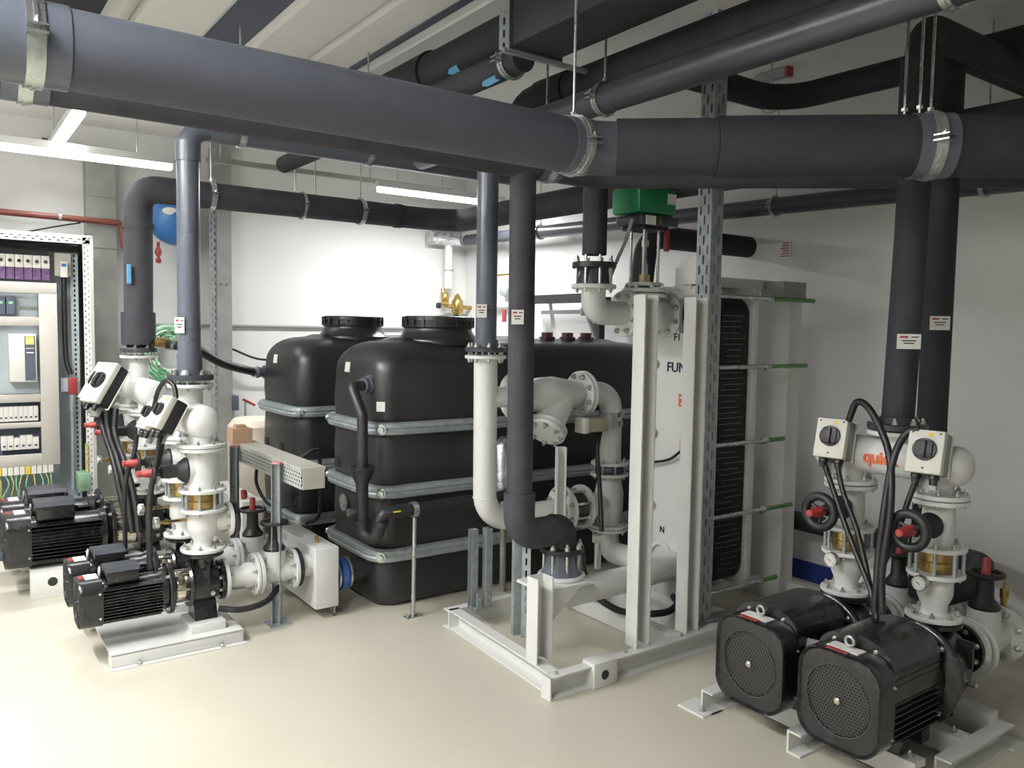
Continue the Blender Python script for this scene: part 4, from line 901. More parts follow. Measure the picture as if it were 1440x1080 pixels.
for q, d in (((1.889, 4.01, 0.52), (0, 0, 1)), ((1.942, 3.893, 0.53), (0, 0, 1)), ((2.04, 3.888, 0.60), (1, 0, 0))): part(t, 'pipe_socket', MB().lathe(q, d, [(0, 0.041), (0.03, 0.041)], 20), M_blkm)
part(t, 'yellow_mark', MB().box((2.02, 3.852, 0.61), (0.05, 0.004, 0.008)), M_yel)
t = thing('pipe_stand', 'thin galvanised stand with clamp holding the overflow pipe in front of the tank', 'stand', (2.135, 3.86, 0))
part(t, 'stand_rod', MB().cyl((2.13, 3.87, 0.006), (2.135, 3.87, 0.56), 0.012, n=12), M_zinc)
part(t, 'foot_plate', MB().b2((2.08, 3.845, 0), (2.18, 3.895, 0.006)), M_zinc)
part(t, 'clamp_band', MB().ring((2.12, 3.88, 0.603), (1, 0, 0.02), 0.044, 0.036, 0.03, 24), M_zinc)
for x in (2.095, 2.165): inst(t, 'bolt', shared('bolt', hexbolt, M_bolt), Matrix.Translation((x, 3.87, 0.006)) @ Matrix.Scale(0.7, 4))

# ------------------------------------------------------------------ heat exchanger skid
t = thing('skid_frame', 'white steel channel skid carrying the heat exchanger pipework', 'frame', (3.0, 3.1, 0))
part(t, 'front_beam', MB().cprof((2.13, 2.69, 0.05), (4.3, 2.69, 0.05), 0.10, 0.055, 0.008, (0, -1, 0)), M_skid)
part(t, 'rear_beam', MB().cprof((2.2, 3.60, 0.05), (4.3, 3.60, 0.05), 0.10, 0.055, 0.008, (0, 1, 0)), M_skid)
part(t, 'left_beam', MB().cprof((2.215, 2.69, 0.05), (2.27, 3.62, 0.05), 0.10, 0.06, 0.008, (-1, 0, 0)), M_skid)
for x in (2.95, 3.2, 4.2): part(t, 'cross_beam', MB().cprof((x, 2.70, 0.05), (x, 3.60, 0.05), 0.09, 0.07, 0.006, (1, 0, 0)), M_skid)
part(t, 'left_end_plate', MB().b2((2.125, 2.635, 0.0), (2.133, 2.70, 0.10)), M_skid)
lb = part(t, 'lifting_block', MB().b2((2.36, 2.615, 0.0), (2.50, 2.70, 0.115), bev=0.003), M_skid)
part(lb, 'lifting_hole', MB().lathe((2.425, 2.617, 0.055), (0, -1, 0), [(0, 0.022), (0.004, 0.022)], 20), M_blkm)
for x in (2.18, 2.60, 2.98): inst(t, 'bolt', shared('bolt', hexbolt, M_bolt), Matrix.Translation((x, 2.665, 0.10)) @ Matrix.Scale(0.7, 4))
for x, top in ((2.715, 1.775), (3.06, 1.775)):
    part(t, 'upright', MB().cprof((x, 2.745, 0.10), (x, 2.745, top), 0.088, 0.075, 0.007, (0, -1, 0)), M_skid)
    part(t, 'upright_rib', MB().b2((x-0.01, 2.70, 0.10), (x-0.004, 2.74, top)), M_skid)
part(t, 'support_post', MB().cprof((2.205, 2.86, 0.10), (2.205, 2.86, 0.49), 0.09, 0.08, 0.007, (0, -1, 0)), M_skid)
part(t, 'support_plate', MB().b2((2.24, 2.83, 0.398), (2.54, 3.05, 0.41)), M_skid)
part(t, 'gusset', MB().prism([(0, 0), (0.22, 0), (0, -0.17)], Matrix(((1, 0, 0, 2.25), (0, 0, 1, 2.84), (0, 1, 0, 0.398), (0, 0, 0, 1))), 0.008), M_skid)
part(t, 'support_angle', MB().cprof((2.86, 3.50, 0.10), (2.86, 3.50, 0.95), 0.055, 0.05, 0.006, (-0.5, -1, 0)), M_skid)
t = thing('slotted_strut', 'galvanised double strut standing beside the tall white pipe elbow', 'strut', (2.38, 3.58, 0.1), 'galvanised struts on the skid')
for dx in (-0.022, 0.022): part(t, 'strut_profile', MB().cprof((2.375+dx, 3.57-dx*0.3, 0.10), (2.375+dx, 3.57-dx*0.3, 0.53), 0.04, 0.04, 0.003, (-1 if dx < 0 else 1, 0, 0)), M_galv)
m = MB().b2((2.32, 3.52, 0.10), (2.43, 3.60, 0.11)); m.b2((2.33, 3.525, 0.11), (2.36, 3.535, 0.19)).b2((2.39, 3.525, 0.11), (2.42, 3.535, 0.19)); part(t, 'foot_bracket', m, M_galv)
inst(t, 'bolt', shared('bolt', hexbolt, M_bolt), frame((2.345, 3.525, 0.16), (0, -1, 0)) @ Matrix.Scale(0.8, 4)); inst(t, 'bolt', shared('bolt', hexbolt, M_bolt), frame((2.405, 3.525, 0.16), (0, -1, 0)) @ Matrix.Scale(0.8, 4))
t = thing('slotted_strut', 'slotted galvanised strut standing under the elbow of the black riser', 'strut', (2.32, 3.12, 0.1), 'galvanised struts on the skid')
m = MB(); slot_sheet(m, (2.30, 3.09, 0.10), (0.5, -0.5, 0), (0, 0, 1), 0.06, 0.62, [0.03], 0.06, 0.035, 0.012); sheet(t, 'slotted_face', m, M_galv)
part(t, 'strut_profile', MB().cprof((2.30, 3.12, 0.10), (2.30, 3.12, 0.72), 0.04, 0.04, 0.003, (0.3, 1, 0)), M_galv)
# tall white pipe to the front flange
WG = 'white pipes of the skid'
t = thing('white_pipe', 'tall white pipe rising in the middle with an elbow at its foot', 'pipe', (2.6, 3.6, 0.5), WG)
part(t, 'pipe_body', MB().tube([(2.413, 3.6, 1.46), (2.42, 3.6, 0.56), (2.97, 3.6, 0.56)], 0.064, 0.15, 28, 10), M_white)
part(t, 'branch', MB().cyl((2.415, 3.6, 1.235), (2.60, 3.6, 1.235), 0.058, n=28), M_white)
for z in (1.075, 0.69): part(t, 'weld_seam', MB().lathe((2.4155, 3.6, z-0.002), (0, 0, 1), [(0, 0.0645), (0.002, 0.0658), (0.004, 0.0645)], 28), M_white)
flange(t, (2.413, 3.6, 1.455), (0, 0, 1), 0.112, 0.018, M_white, hub=None); bolts(t, (2.413, 3.6, 1.447), (0, 0, -1), 0.09, 8, 0, False, 0.95)
flange(t, (2.97, 3.6, 0.56), (1, 0, 0), 0.138, 0.022, M_white); bolts(t, (2.97, 3.6, 0.56), (-1, 0, 0), 0.112, 8, 0.012, False, 1.15)
flange(t, (2.60, 3.6, 1.235), (1, 0, 0), 0.130, 0.02, M_white)
t = thing('riser_flange', 'dark bolted flange joining the grey plastic riser to the tall white pipe', 'flange', (2.413, 3.6, 1.466), 'dark riser flanges')
flange(t, (2.413, 3.6, 1.495), (0, 0, 1), 0.112, 0.024, M_pvcd); bolts(t, (2.413, 3.6, 1.495), (0, 0, 1), 0.09, 8, 0.013, False, 1.0)
for k in range(8):
    g = 2*math.pi*(k+0.5)/8; q = (2.413+0.09*math.cos(g), 3.6+0.09*math.sin(g)); part(t, 'stud', MB().cyl((q[0], q[1], 1.455), (q[0], q[1], 1.495), 0.006, n=8), M_zinc)
# Y strainer
t = thing('strainer', 'white Y-shaped strainer with bolted cover slanting down, beside the tall white pipe', 'strainer', (2.86, 3.58, 1.0))
part(t, 'strainer_body', MB().lathe((2.63, 3.6, 1.235), (1, 0, 0), [(0, 0.07), (0.06, 0.072), (0.14, 0.10), (0.24, 0.105), (0.36, 0.085), (0.44, 0.07)], 32), M_cast)
lg = (V(-0.62, -0.28, -0.73)).normalized(); b0 = V(2.94, 3.6, 1.23)
part(t, 'strainer_leg', MB().lathe(b0, lg, [(0, 0.092), (0.235, 0.086)], 32), M_cast)
flange(t, b0+lg*0.235, lg, 0.115, 0.022, M_cast, 'leg_flange'); flange(t, b0+lg*0.262, lg, 0.113, 0.024, M_cast, 'cover'); bolts(t, b0+lg*0.275, lg, 0.092, 8, 0.0, False, 1.1)
flange(t, (2.622, 3.6, 1.235), (1, 0, 0), 0.130, 0.02, M_cast); bolts(t, (2.622, 3.6, 1.235), (1, 0, 0), 0.105, 8, 0.012, False, 1.1)
flange(t, (3.085, 3.6, 1.235), (1, 0, 0), 0.132, 0.02, M_cast); bolts(t, (3.085, 3.6, 1.235), (-1, 0, 0), 0.108, 8, 0.012, False, 1.15)
# elbow
t = thing('white_pipe', 'white elbow pipe with two clamp bands right of the strainer', 'pipe', (3.3, 3.6, 0.8), WG)
part(t, 'pipe_body', MB().tube([(3.10, 3.6, 1.235), (3.335, 3.6, 1.235), (3.335, 3.6, 0.80)], 0.067, 0.15, 28, 10), M_white)
flange(t, (3.108, 3.6, 1.235), (1, 0, 0), 0.134, 0.02, M_white); flange(t, (3.335, 3.6, 0.803), (0, 0, 1), 0.115, 0.018, M_white); bolts(t, (3.335, 3.6, 0.81), (0, 0, 1), 0.094, 8, 0.002, False, 0.9)
for z in (1.035, 1.09): part(t, 'clamp_band', MB().ring((3.335, 3.6, z), (0, 0, 1), 0.074, 0.066, 0.028, 28), M_zinc)
t = thing('flow_switch', 'small cream flow sensor box strapped to the white elbow pipe', 'sensor', (3.1, 3.55, 1.0))
part(t, 'sensor_box', MB().b2((3.04, 3.47, 1.02), (3.20, 3.55, 1.10), bev=0.004), mat('sensor_housing', '9C9A80', 0.5))
part(t, 'sensor_lid', MB().b2((3.01, 3.465, 1.015), (3.045, 3.555, 1.105), bev=0.004), M_cream)
part(t, 'strap_holder', MB().b2((3.20, 3.49, 1.03), (3.27, 3.55, 1.11)), M_zinc)
t = thing('butterfly_valve', 'dark wafer butterfly valve clamped under the white elbow pipe', 'valve', (3.335, 3.6, 0.74))
part(t, 'valve_ring', MB().lathe((3.335, 3.6, 0.744), (0, 0, 1), [(0, 0.09), (0.01, 0.098), (0.035, 0.098), (0.048, 0.09)], 32), M_pvcd)
for k in range(8):
    g = 2*math.pi*(k+0.5)/8; q = (3.335+0.094*math.cos(g), 3.6+0.094*math.sin(g)); part(t, 'stud', MB().cyl((q[0], q[1], 0.72), (q[0], q[1], 0.82), 0.006, n=8), M_zinc)
t = thing('control_valve', 'white cast tee valve body with three flanges below the dark wafer valve', 'valve', (3.335, 3.6, 0.4))
m = MB().lathe((3.335, 3.6, 0.42), (0, 0, 1), [(0, 0.075), (0.05, 0.072), (0.10, 0.085), (0.2, 0.088), (0.27, 0.075), (0.32, 0.075)], 32); m.lathe((3.335, 3.6, 0.56), (-1, 0, 0), [(0, 0.07), (0.22, 0.07)], 28)
part(t, 'valve_body', m, M_cast)
flange(t, (3.335, 3.6, 0.735), (0, 0, 1), 0.118, 0.018, M_cast); bolts(t, (3.335, 3.6, 0.728), (0, 0, -1), 0.095, 8, 0, False, 0.9)
flange(t, (3.335, 3.6, 0.42), (0, 0, 1), 0.118, 0.018, M_cast); bolts(t, (3.335, 3.6, 0.43), (0, 0, 1), 0.095, 8, 0, False, 0.9)
flange(t, (3.115, 3.6, 0.56), (1, 0, 0), 0.130, 0.02, M_cast); bolts(t, (3.115, 3.6, 0.56), (1, 0, 0), 0.106, 8, 0.012, False, 1.0)
t = thing('butterfly_valve', 'dark wafer valve between the two large white flanges right of the tall white pipe', 'valve', (3.04, 3.6, 0.46))
part(t, 'valve_ring', MB().lathe((2.985, 3.6, 0.56), (1, 0, 0), [(0, 0.085), (0.01, 0.095), (0.11, 0.095), (0.118, 0.085)], 32), M_pvcd)
for k in range(8):
    g = 2*math.pi*(k+0.5)/8; q = (3.6+0.108*math.cos(g), 0.56+0.108*math.sin(g)); part(t, 'stud', MB().cyl((2.96, q[0], q[1]), (3.13, q[0], q[1]), 0.008, n=8), M_zinc)
t = thing('white_pipe', 'white elbow pipe dropping from the tee valve to the lower exchanger port', 'pipe', (3.34, 3.4, 0.25), WG)
part(t, 'pipe_body', MB().tube([(3.335, 3.6, 0.40), (3.335, 3.6, 0.26), (3.335, 3.26, 0.26)], 0.066, 0.12, 28, 8).tube([(3.15, 3.12, 0.30), (3.38, 3.12, 0.30)], 0.07, 0, 28), M_white)
flange(t, (3.335, 3.6, 0.398), (0, 0, 1), 0.118, 0.018, M_white); bolts(t, (3.335, 3.6, 0.39), (0, 0, -1), 0.095, 8, 0, False, 0.9)
# flange under the black riser and lower pipe
t = thing('riser_flange', 'dark blue and black bolted flange joint on the white support at the skid corner', 'flange', (2.45, 2.97, 0.42), 'dark riser flanges')
flange(t, (2.45, 2.97, 0.548), (0, 0, 1), 0.108, 0.026, M_blkm)
part(t, 'blue_stub', MB().lathe((2.45, 2.97, 0.43), (0, 0, 1), [(0, 0.098), (0.03, 0.095), (0.06, 0.082), (0.11, 0.080)], 28), M_pvc)
bolts(t, (2.45, 2.97, 0.56), (0, 0, 1), 0.09, 8, 0, False, 1.2)
for k in range(8):
    g = 2*math.pi*(k+0.5)/8; q = (2.45+0.09*math.cos(g), 2.97+0.09*math.sin(g)); part(t, 'stud', MB().cyl((q[0], q[1], 0.40), (q[0], q[1], 0.59), 0.0065, n=8), M_bolt)
t = thing('white_pipe', 'low white pipe running from the skid corner elbow to the heat exchanger', 'pipe', (2.9, 2.97, 0.25), WG)
part(t, 'pipe_body', MB().tube([(2.45, 2.97, 0.42), (2.45, 2.97, 0.315), (3.0, 2.97, 0.325), (3.38, 2.97, 0.345)], 0.066, 0.07, 28, 4), M_white)
flange(t, (2.45, 2.97, 0.42), (0, 0, 1), 0.115, 0.018, M_white)
for x in (2.62, 2.80): part(t, 'weld_seam', MB().lathe((x, 2.97, 0.3185), (1, 0, 0.02), [(0, 0.0665), (0.002, 0.068), (0.004, 0.0665)], 28), M_white)
part(t, 'drain_nipple', MB().cyl((2.98, 2.97, 0.39), (2.98, 2.97, 0.47), 0.02, n=14).lathe((2.98, 2.97, 0.46), (0, 0, 1), [(0, 0.03), (0.03, 0.03)], 6), M_bolt)
part(t, 'drain_nipple', MB().cyl((2.80, 3.10, 0.36), (2.80, 3.10, 0.5), 0.018, n=14).lathe((2.80, 3.10, 0.5), (0, 0, 1), [(0, 0.03), (0.04, 0.03)], 6), M_bolt)
# pipe drop with elbow into the regulating valve
t = thing('riser_flange', 'dark bolted flange joint with long studs above the white upper elbow', 'flange', (2.82, 3.2, 1.84), 'dark riser flanges')
flange(t, (2.82, 3.2, 1.945), (0, 0, 1), 0.115, 0.03, M_blkm)
part(t, 'blue_stub', MB().lathe((2.82, 3.2, 1.85), (0, 0, 1), [(0, 0.095), (0.03, 0.09), (0.06, 0.078), (0.10, 0.075)], 28), M_pvcd)
for k in range(8):
    g = 2*math.pi*(k+0.5)/8; q = (2.82+0.095*math.cos(g), 3.2+0.095*math.sin(g)); part(t, 'stud', MB().cyl((q[0], q[1], 1.82), (q[0], q[1], 1.995), 0.0075, n=8), M_zinc)
bolts(t, (2.82, 3.2, 1.96), (0, 0, 1), 0.095, 8, 0, False, 1.1)
t = thing('white_pipe', 'white upper elbow pipe from the dark drop pipe to the regulating valve', 'pipe', (2.9, 3.2, 1.65), WG)
part(t, 'pipe_body', MB().tube([(2.82, 3.2, 1.84), (2.82, 3.2, 1.70), (3.04, 3.2, 1.70)], 0.064, 0.135, 28, 10), M_cast)
flange(t, (2.82, 3.2, 1.835), (0, 0, 1), 0.118, 0.022, M_cast); bolts(t, (2.82, 3.2, 1.828), (0, 0, -1), 0.095, 8, 0, False, 1.0)
flange(t, (3.045, 3.2, 1.70), (1, 0, 0), 0.125, 0.022, M_cast); bolts(t, (3.04, 3.2, 1.70), (-1, 0, 0), 0.10, 8, 0.008, False, 1.15)
t = thing('regulating_valve', 'motorised regulating valve with green actuator above the heat exchanger frame', 'valve', (3.19, 3.2, 1.58))
part(t, 'valve_body', MB().lathe((3.07, 3.2, 1.70), (1, 0, 0), [(0, 0.075), (0.04, 0.075), (0.12, 0.105), (0.2, 0.10), (0.27, 0.075), (0.30, 0.075)], 32).cyl((3.19, 3.2, 1.70), (3.19, 3.2, 1.82), 0.085), M_cast)
flange(t, (3.07, 3.2, 1.70), (1, 0, 0), 0.125, 0.022, M_cast); flange(t, (3.365, 3.2, 1.70), (1, 0, 0), 0.125, 0.022, M_cast); bolts(t, (3.36, 3.2, 1.70), (-1, 0, 0), 0.10, 8, 0.012, False, 1.1)
for z, r_, h_ in ((1.80, 0.125, 0.022), (1.828, 0.125, 0.022), (1.862, 0.10, 0.02)): flange(t, (3.19, 3.2, z), (0, 0, 1), r_, h_, M_cast, 'bonnet_plate')
bolts(t, (3.19, 3.2, 1.842), (0, 0, 1), 0.105, 8, 0, False, 1.0)
for dx, dy in ((-0.06, -0.05), (0.05, -0.05), (-0.05, 0.06), (0.06, 0.06)): part(t, 'yoke_rod', MB().cyl((3.19+dx, 3.2+dy, 1.87), (3.19+dx, 3.2+dy, 2.16), 0.009, n=12), M_bolt)
part(t, 'valve_stem', MB().lathe((3.19, 3.2, 1.87), (0, 0, 1), [(0, 0.018), (0.10, 0.016), (0.12, 0.008), (0.20, 0.008), (0.201, 0.02), (0.235, 0.02), (0.236, 0.01), (0.29, 0.01)], 14), M_bolt)
part(t, 'brass_gland', MB().lathe((3.19, 3.2, 1.872), (0, 0, 1), [(0, 0.03), (0.045, 0.03)], 6), M_brass)
part(t, 'yoke_plate', MB().b2((3.10, 3.12, 2.155), (3.28, 3.29, 2.175)), M_blkm)
part(t, 'actuator_base', MB().b2((3.06, 3.10, 2.175), (3.34, 3.30, 2.23), bev=0.006), M_pvcd)
ac = part(t, 'green_cover', MB().b2((3.04, 3.10, 2.235), (3.325, 3.32, 2.38), bev=0.02), M_green)
part(ac, 'paper_label', MB().b2((3.25, 3.096, 2.295), (3.315, 3.101, 2.35)), M_label)
part(t, 'paper_label', MB().b2((3.09, 3.095, 2.175), (3.16, 3.101, 2.222)), M_label)
part(t, 'brass_plug', MB().b2((3.19, 3.096, 2.185), (3.205, 3.10, 2.215)), M_brass)
part(t, 'red_pointer', MB().b2((3.30, 3.15, 2.05), (3.325, 3.17, 2.19)), M_red)
hose('thin grey cable from the green actuator down behind the valve', [(3.03, 3.14, 2.20), (3.0, 3.16, 2.08), (2.98, 3.2, 1.98), (2.96, 3.25, 1.85)], 0.010, 'wall cables', M_grey)
# plate heat exchanger
HX = thing('heat_exchanger', 'tall white plate heat exchanger with dark plate pack and tie bolts', 'heat exchanger', (3.75, 3.08, 0))
part(HX, 'fixed_plate', MB().b2((3.375, 2.865, 0.10), (3.435, 3.305, 1.86), bev=0.006), M_white)
part(HX, 'plate_foot', MB().b2((3.375, 2.87, 0.0), (3.435, 3.30, 0.10)), M_white)
part(HX, 'foot_angle', MB().b2((3.30, 2.80, 0.100), (3.46, 2.87, 0.108)), M_white)
me = {}
prng = random.Random(3)
def plate_mesh(key, ins):
    m = MB(); poly = rrect(0.38-ins, 1.62-ins, 0.11, 6); m.prism(poly, frame((0, 0, 0), (1, 0, 0), (0, 0, 1)), 0.006)
    return mesh(key, m, M_plate if ins < 0.01 else M_gask)
pm = [plate_mesh('plate', 0.0), plate_mesh('plate_gasket', 0.02)]
for k in range(26):
    x = 3.437+k*0.0107
    inst(HX, 'plate', pm[0], Matrix.Translation((x, 3.085, 1.0))); 
    if k < 25: inst(HX, 'gasket', pm[1], Matrix.Translation((x+0.0052, 3.085, 1.0)))
m = MB()
for k in range(46):
    z = 0.28+k*0.0315+0.004*prng.random(); x = 3.45+0.08*prng.random()
    m.box((x+0.09, 2.8945, z), (0.12+0.10*prng.random(), 0.003, 0.0035))
part(HX, 'plate_hooks', m, M_gask, kind='stuff')
part(HX, 'pressure_plate', MB().b2((3.722, 2.875, 0.16), (3.775, 3.295, 1.86), bev=0.005), M_white)
part(HX, 'top_bar', MB().b2((3.40, 3.04, 1.86), (4.18, 3.12, 1.92), bev=0.003), M_white)
part(HX, 'top_bar_head', MB().b2((3.37, 3.02, 1.84), (3.43, 3.14, 1.96)), M_white)
part(HX, 'bottom_bar', MB().b2((3.40, 3.05, 0.09), (4.18, 3.11, 0.13)), M_white)
part(HX, 'end_column', MB().cprof((4.13, 2.99, 0.0), (4.13, 2.99, 1.90), 0.12, 0.12, 0.008, (1, 0.0, 0)), M_white)
part(HX, 'end_column_plate', MB().b2((4.085, 2.90, 0.0), (4.10, 3.20, 1.80)), M_white)
part(HX, 'column_head', MB().b2((4.02, 2.90, 1.80), (4.24, 3.06, 1.91), bev=0.003), M_galvd)
for z, xe in ((1.80, 4.22), (1.42, 4.17), (1.0, 3.98), (0.605, 4.08), (0.19, 3.96)):
    for y in (2.835, 3.335):
        tb = part(HX, 'tie_bolt', MB().cyl((3.36, y, z), (3.80, y, z), 0.012, n=12).lathe((3.345, y, z), (1, 0, 0), [(0, 0.022), (0.025, 0.022)], 6).lathe((3.78, y, z), (1, 0, 0), [(0, 0.022), (0.04, 0.022)], 6), M_zinc)
        part(tb, 'green_sleeve', MB().cyl((3.82, y, z), (xe, y, z), 0.013, n=12), M_grn2)
for z in (1.42, 1.02, 0.60): inst(HX, 'bolt', shared('bolt', hexbolt, M_bolt), frame((3.375, 3.27, z), (-1, 0, 0)) @ Matrix.Scale(1.9, 4))
for yy, zz in ((3.19, 1.70), (3.19, 0.32), (2.97, 0.345)):
    part(HX, 'port_ring', MB().ring((3.355, yy, zz), (1, 0, 0), 0.088, 0.066, 0.022, 28), M_white)
part(HX, 'port_ring', MB().ring((3.352, 2.98, 1.70), (1, 0, 0), 0.088, 0.0, 0.024, 28), M_galvd)
text(HX, 'FUN', (3.373, 3.115, 1.405), (-1, 0, 0), (0, 0, 1), 0.075, M_ink, 0.001, 'dark blue lettering on the plate', 0.0016)
text(HX, 'F1', (3.373, 3.115, 1.575), (-1, 0, 0), (0, 0, 1), 0.055, M_inkk, 0.001, None, 0.0012)
text(HX, 'N', (3.373, 3.19, 0.47), (-1, 0, 0), (0, 0, 1), 0.05, M_inkk, 0.001, None, 0.0012)
og = part(HX, 'orange_label', MB().b2((3.371, 3.045, 1.19), (3.375, 3.09, 1.26)), M_orange)
part(og, 'label_print', MB().b2((3.3695, 3.055, 1.20), (3.3715, 3.075, 1.21)).b2((3.3695, 3.055, 1.235), (3.3715, 3.08, 1.245)), M_label)
part(HX, 'yellow_label', MB().b2((3.371, 3.045, 0.93), (3.375, 3.075, 1.01)), M_yel)
# vent piece right of the valve, insulated pipe already behind
part(HX, 'shade_block', MB().b2((3.352, 2.975, 1.60), (3.374, 3.085, 1.79)), mat('teal_grey_shade', '6F7D7D', 0.6))  # solid block whose teal-grey colour stands in for a shadow side
t = thing('vent_box', 'small white angled bracket box between the green valve and the slotted post', 'bracket', (3.30, 3.0, 1.78))
part(t, 'bracket_plate', MB().prism([(-0.09, 0), (0.09, 0), (0.09, 0.12), (0.03, 0.15), (-0.05, 0.14), (-0.09, 0.10)], Matrix(((0, 0, 1, 3.33), (-1, 0, 0, 2.98), (0, 1, 0, 1.865), (0, 0, 0, 1))), 0.035), M_white)
hose('black hose looping over the skid floor behind the two frame posts', [(2.86, 3.30, 0.40), (2.85, 3.22, 0.22), (2.92, 3.05, 0.125), (3.08, 2.90, 0.125), (3.25, 2.95, 0.125), (3.33, 3.05, 0.125)], 0.018, 'hoses at the skid', M_blkm, 'hose', 'hose')
hose('black curved cable across the white exchanger plate', [(3.31, 3.33, 0.86), (3.33, 3.24, 0.86), (3.34, 3.12, 0.89), (3.335, 3.03, 0.95)], 0.008, 'hoses at the skid')
hose('black cable hanging behind the large white flanges', [(3.18, 3.52, 1.02), (3.14, 3.5, 0.9), (3.13, 3.46, 0.7), (3.10, 3.4, 0.45)], 0.014, 'hoses at the skid')
t = thing('foil_wrapped_valve', 'foil-wrapped cylinder glimpsed between the white and black risers', 'insulation', (2.82, 4.0, 0.60))
part(t, 'foil_jacket', MB().lathe((2.80, 3.96, 0.60), (0, 0, 1), [(0, 0.05), (0.02, 0.075), (0.30, 0.08), (0.34, 0.05), (0.36, 0.02)], 20), M_foil)
part(t, 'support_leg', MB().cyl((2.80, 3.96, 0.0), (2.80, 3.96, 0.6), 0.02, n=10), M_galvd)

# ------------------------------------------------------------------ left part: cable trunk, cabinet, wall items
t = thing('trunking', 'grey slotted cable trunk sloping away on posts in front of the far tank', 'cable tray', (1.56, 4.5, 0.78))
m = MB(); slot_sheet(m, (1.50, 3.90, 0.775), (0, 0, 1), (0, 1, 0), 0.10, 1.25, [0.02, 0.04, 0.06, 0.08], 0.035, 0.018, 0.007); sheet(t, 'slotted_side', m, mat('trunk_plastic', 'A9ABA7', 0.5))
M_tr = mat('trunk_lid', 'B2B0A6', 0.5)
part(t, 'trunk_lid', MB().b2((1.495, 3.89, 0.875), (1.625, 5.15, 0.885)), M_tr)
part(t, 'end_cap', MB().b2((1.503, 3.89, 0.775), (1.62, 3.898, 0.875)), M_tr)
part(t, 'trunk_back', MB().b2((1.61, 3.90, 0.775), (1.62, 5.15, 0.875)).b2((1.51, 3.90, 0.775), (1.62, 5.15, 0.780)), M_tr)
m = MB()
for k in range(3): m.tube([(1.53+k*0.03, 3.93, 0.80), (1.53+k*0.03, 5.1, 0.80)], 0.012, 0, 8)
part(t, 'cables_inside', m, M_cab, kind='stuff')
for x, y, l in ((1.475, 4.18, 'galvanised post with pink cap holding the near end of the cable trunk'), (1.475, 4.92, 'galvanised post holding the far end of the cable trunk')):
    p_ = thing('trunk_post', l, 'post', (x, y, 0), 'posts of the cable trunk')
    part(p_, 'post_profile', MB().cprof((x, y, 0.008), (x, y, 0.875), 0.045, 0.04, 0.003, (-0.6, -0.8, 0)), M_galv)
    part(p_, 'post_cap', MB().lathe((x-0.012, y-0.016, 0.875), (0, 0, 1), [(0, 0.028), (0.008, 0.026), (0.014, 0.01)], 14), mat('pink_cap_%d' % int(y*100), 'C98F8C', 0.5))
    part(p_, 'foot_plate', MB().b2((x-0.06, y-0.05, 0), (x+0.06, y+0.05, 0.008)), M_galv)
t = thing('cardboard_box', 'small brown box standing on the far end of the cable trunk', 'box', (1.52, 4.98, 0.885))
part(t, 'box_body', MB().b2((1.46, 4.92, 0.885), (1.58, 5.04, 0.975)), M_wood)
part(t, 'box_flap', MB().b2((1.49, 4.95, 0.975), (1.55, 5.01, 0.995)), M_wood)
hose('black cable drooping under the cable trunk', [(1.55, 4.75, 0.77), (1.54, 4.72, 0.66), (1.56, 4.55, 0.57), (1.62, 4.35, 0.60), (1.62, 4.28, 0.68)], 0.010, 'wall cables')
hose('black cable dropping from the trunk end along the front tank', [(1.66, 4.35, 0.86), (1.75, 4.35, 0.90), (1.82, 4.45, 0.84), (1.84, 4.5, 0.5), (1.80, 4.6, 0.42)], 0.012, 'wall cables')
solo('white_tube', 'beige upright cylinder behind the left trunk post', 'tube', MB().lathe((2.0, 6.1, 0), (0, 0, 1), [(0, 0.22), (0.85, 0.22), (0.9, 0.18)], 28), mat('beige_plastic', 'D8CDBB', 0.5))
# galvanised risers on the wall
for x0, x1, l in ((1.0, 1.21, 'wide galvanised sheet duct running up the far wall at left'), (1.99, 2.115, 'narrow galvanised duct running up the far wall behind the grey pipe')):
    t = thing('wall_duct', l, 'duct', ((x0+x1)/2, 7.2, 0), 'galvanised wall ducts')
    part(t, 'duct_face', MB().b2((x0, 7.12, 0), (x1, 7.27, 2.93 if x0 < 1.5 else 3.17)), M_galvd)
    if x0 > 1.5:
        m = MB(); slot_sheet(m, (x0-0.06, 7.13, 0.3), (1, 0, 0), (0, 0, 1), 0.06, 2.8, [0.02, 0.045], 0.06, 0.03, 0.01); sheet(t, 'slotted_side', m, M_galv)
        part(t, 'screw', MB().b2((x0+0.03, 7.112, 1.95), (x0+0.04, 7.12, 1.965)).b2((x0+0.075, 7.112, 1.945), (x0+0.09, 7.12, 1.96)), M_zinc)
    else:
        for zz in (0.9, 2.2, 2.6): part(t, 'duct_seam', MB().b2((x0-0.004, 7.114, zz), (x1+0.004, 7.12, zz+0.012)), M_galvd)
solo('wall_conduit', 'thin white conduit running level along the far wall', 'conduit', MB().cyl((1.35, 7.24, 1.60), (4.55, 7.24, 1.605), 0.012, n=12), M_grey)
t = thing('fire_pipe', 'rusty red pipe along the far wall above the cabinet, turning down', 'pipe', (0.6, 7.1, 2.2))
part(t, 'pipe_body', MB().tube([(-2.4, 7.12, 2.46), (1.235, 7.06, 2.40), (1.25, 7.06, 2.22), (1.30, 7.06, 2.14)], 0.024, 0.04, 14), M_copper)
part(t, 'pipe_clip', MB().ring((0.80, 7.07, 2.41), (1, 0, 0), 0.034, 0.022, 0.02, 16), M_zinc)
hose('thin dark cable slanting down to the cabinet top', [(0.95, 7.08, 2.38), (0.78, 7.0, 2.33), (0.55, 6.8, 2.25)], 0.006, 'wall cables')
hose('thin dark cable running along the far wall top at left', [(0.72, 7.25, 3.02), (1.1, 7.25, 3.0), (1.75, 7.25, 2.98)], 0.005, 'wall cables')
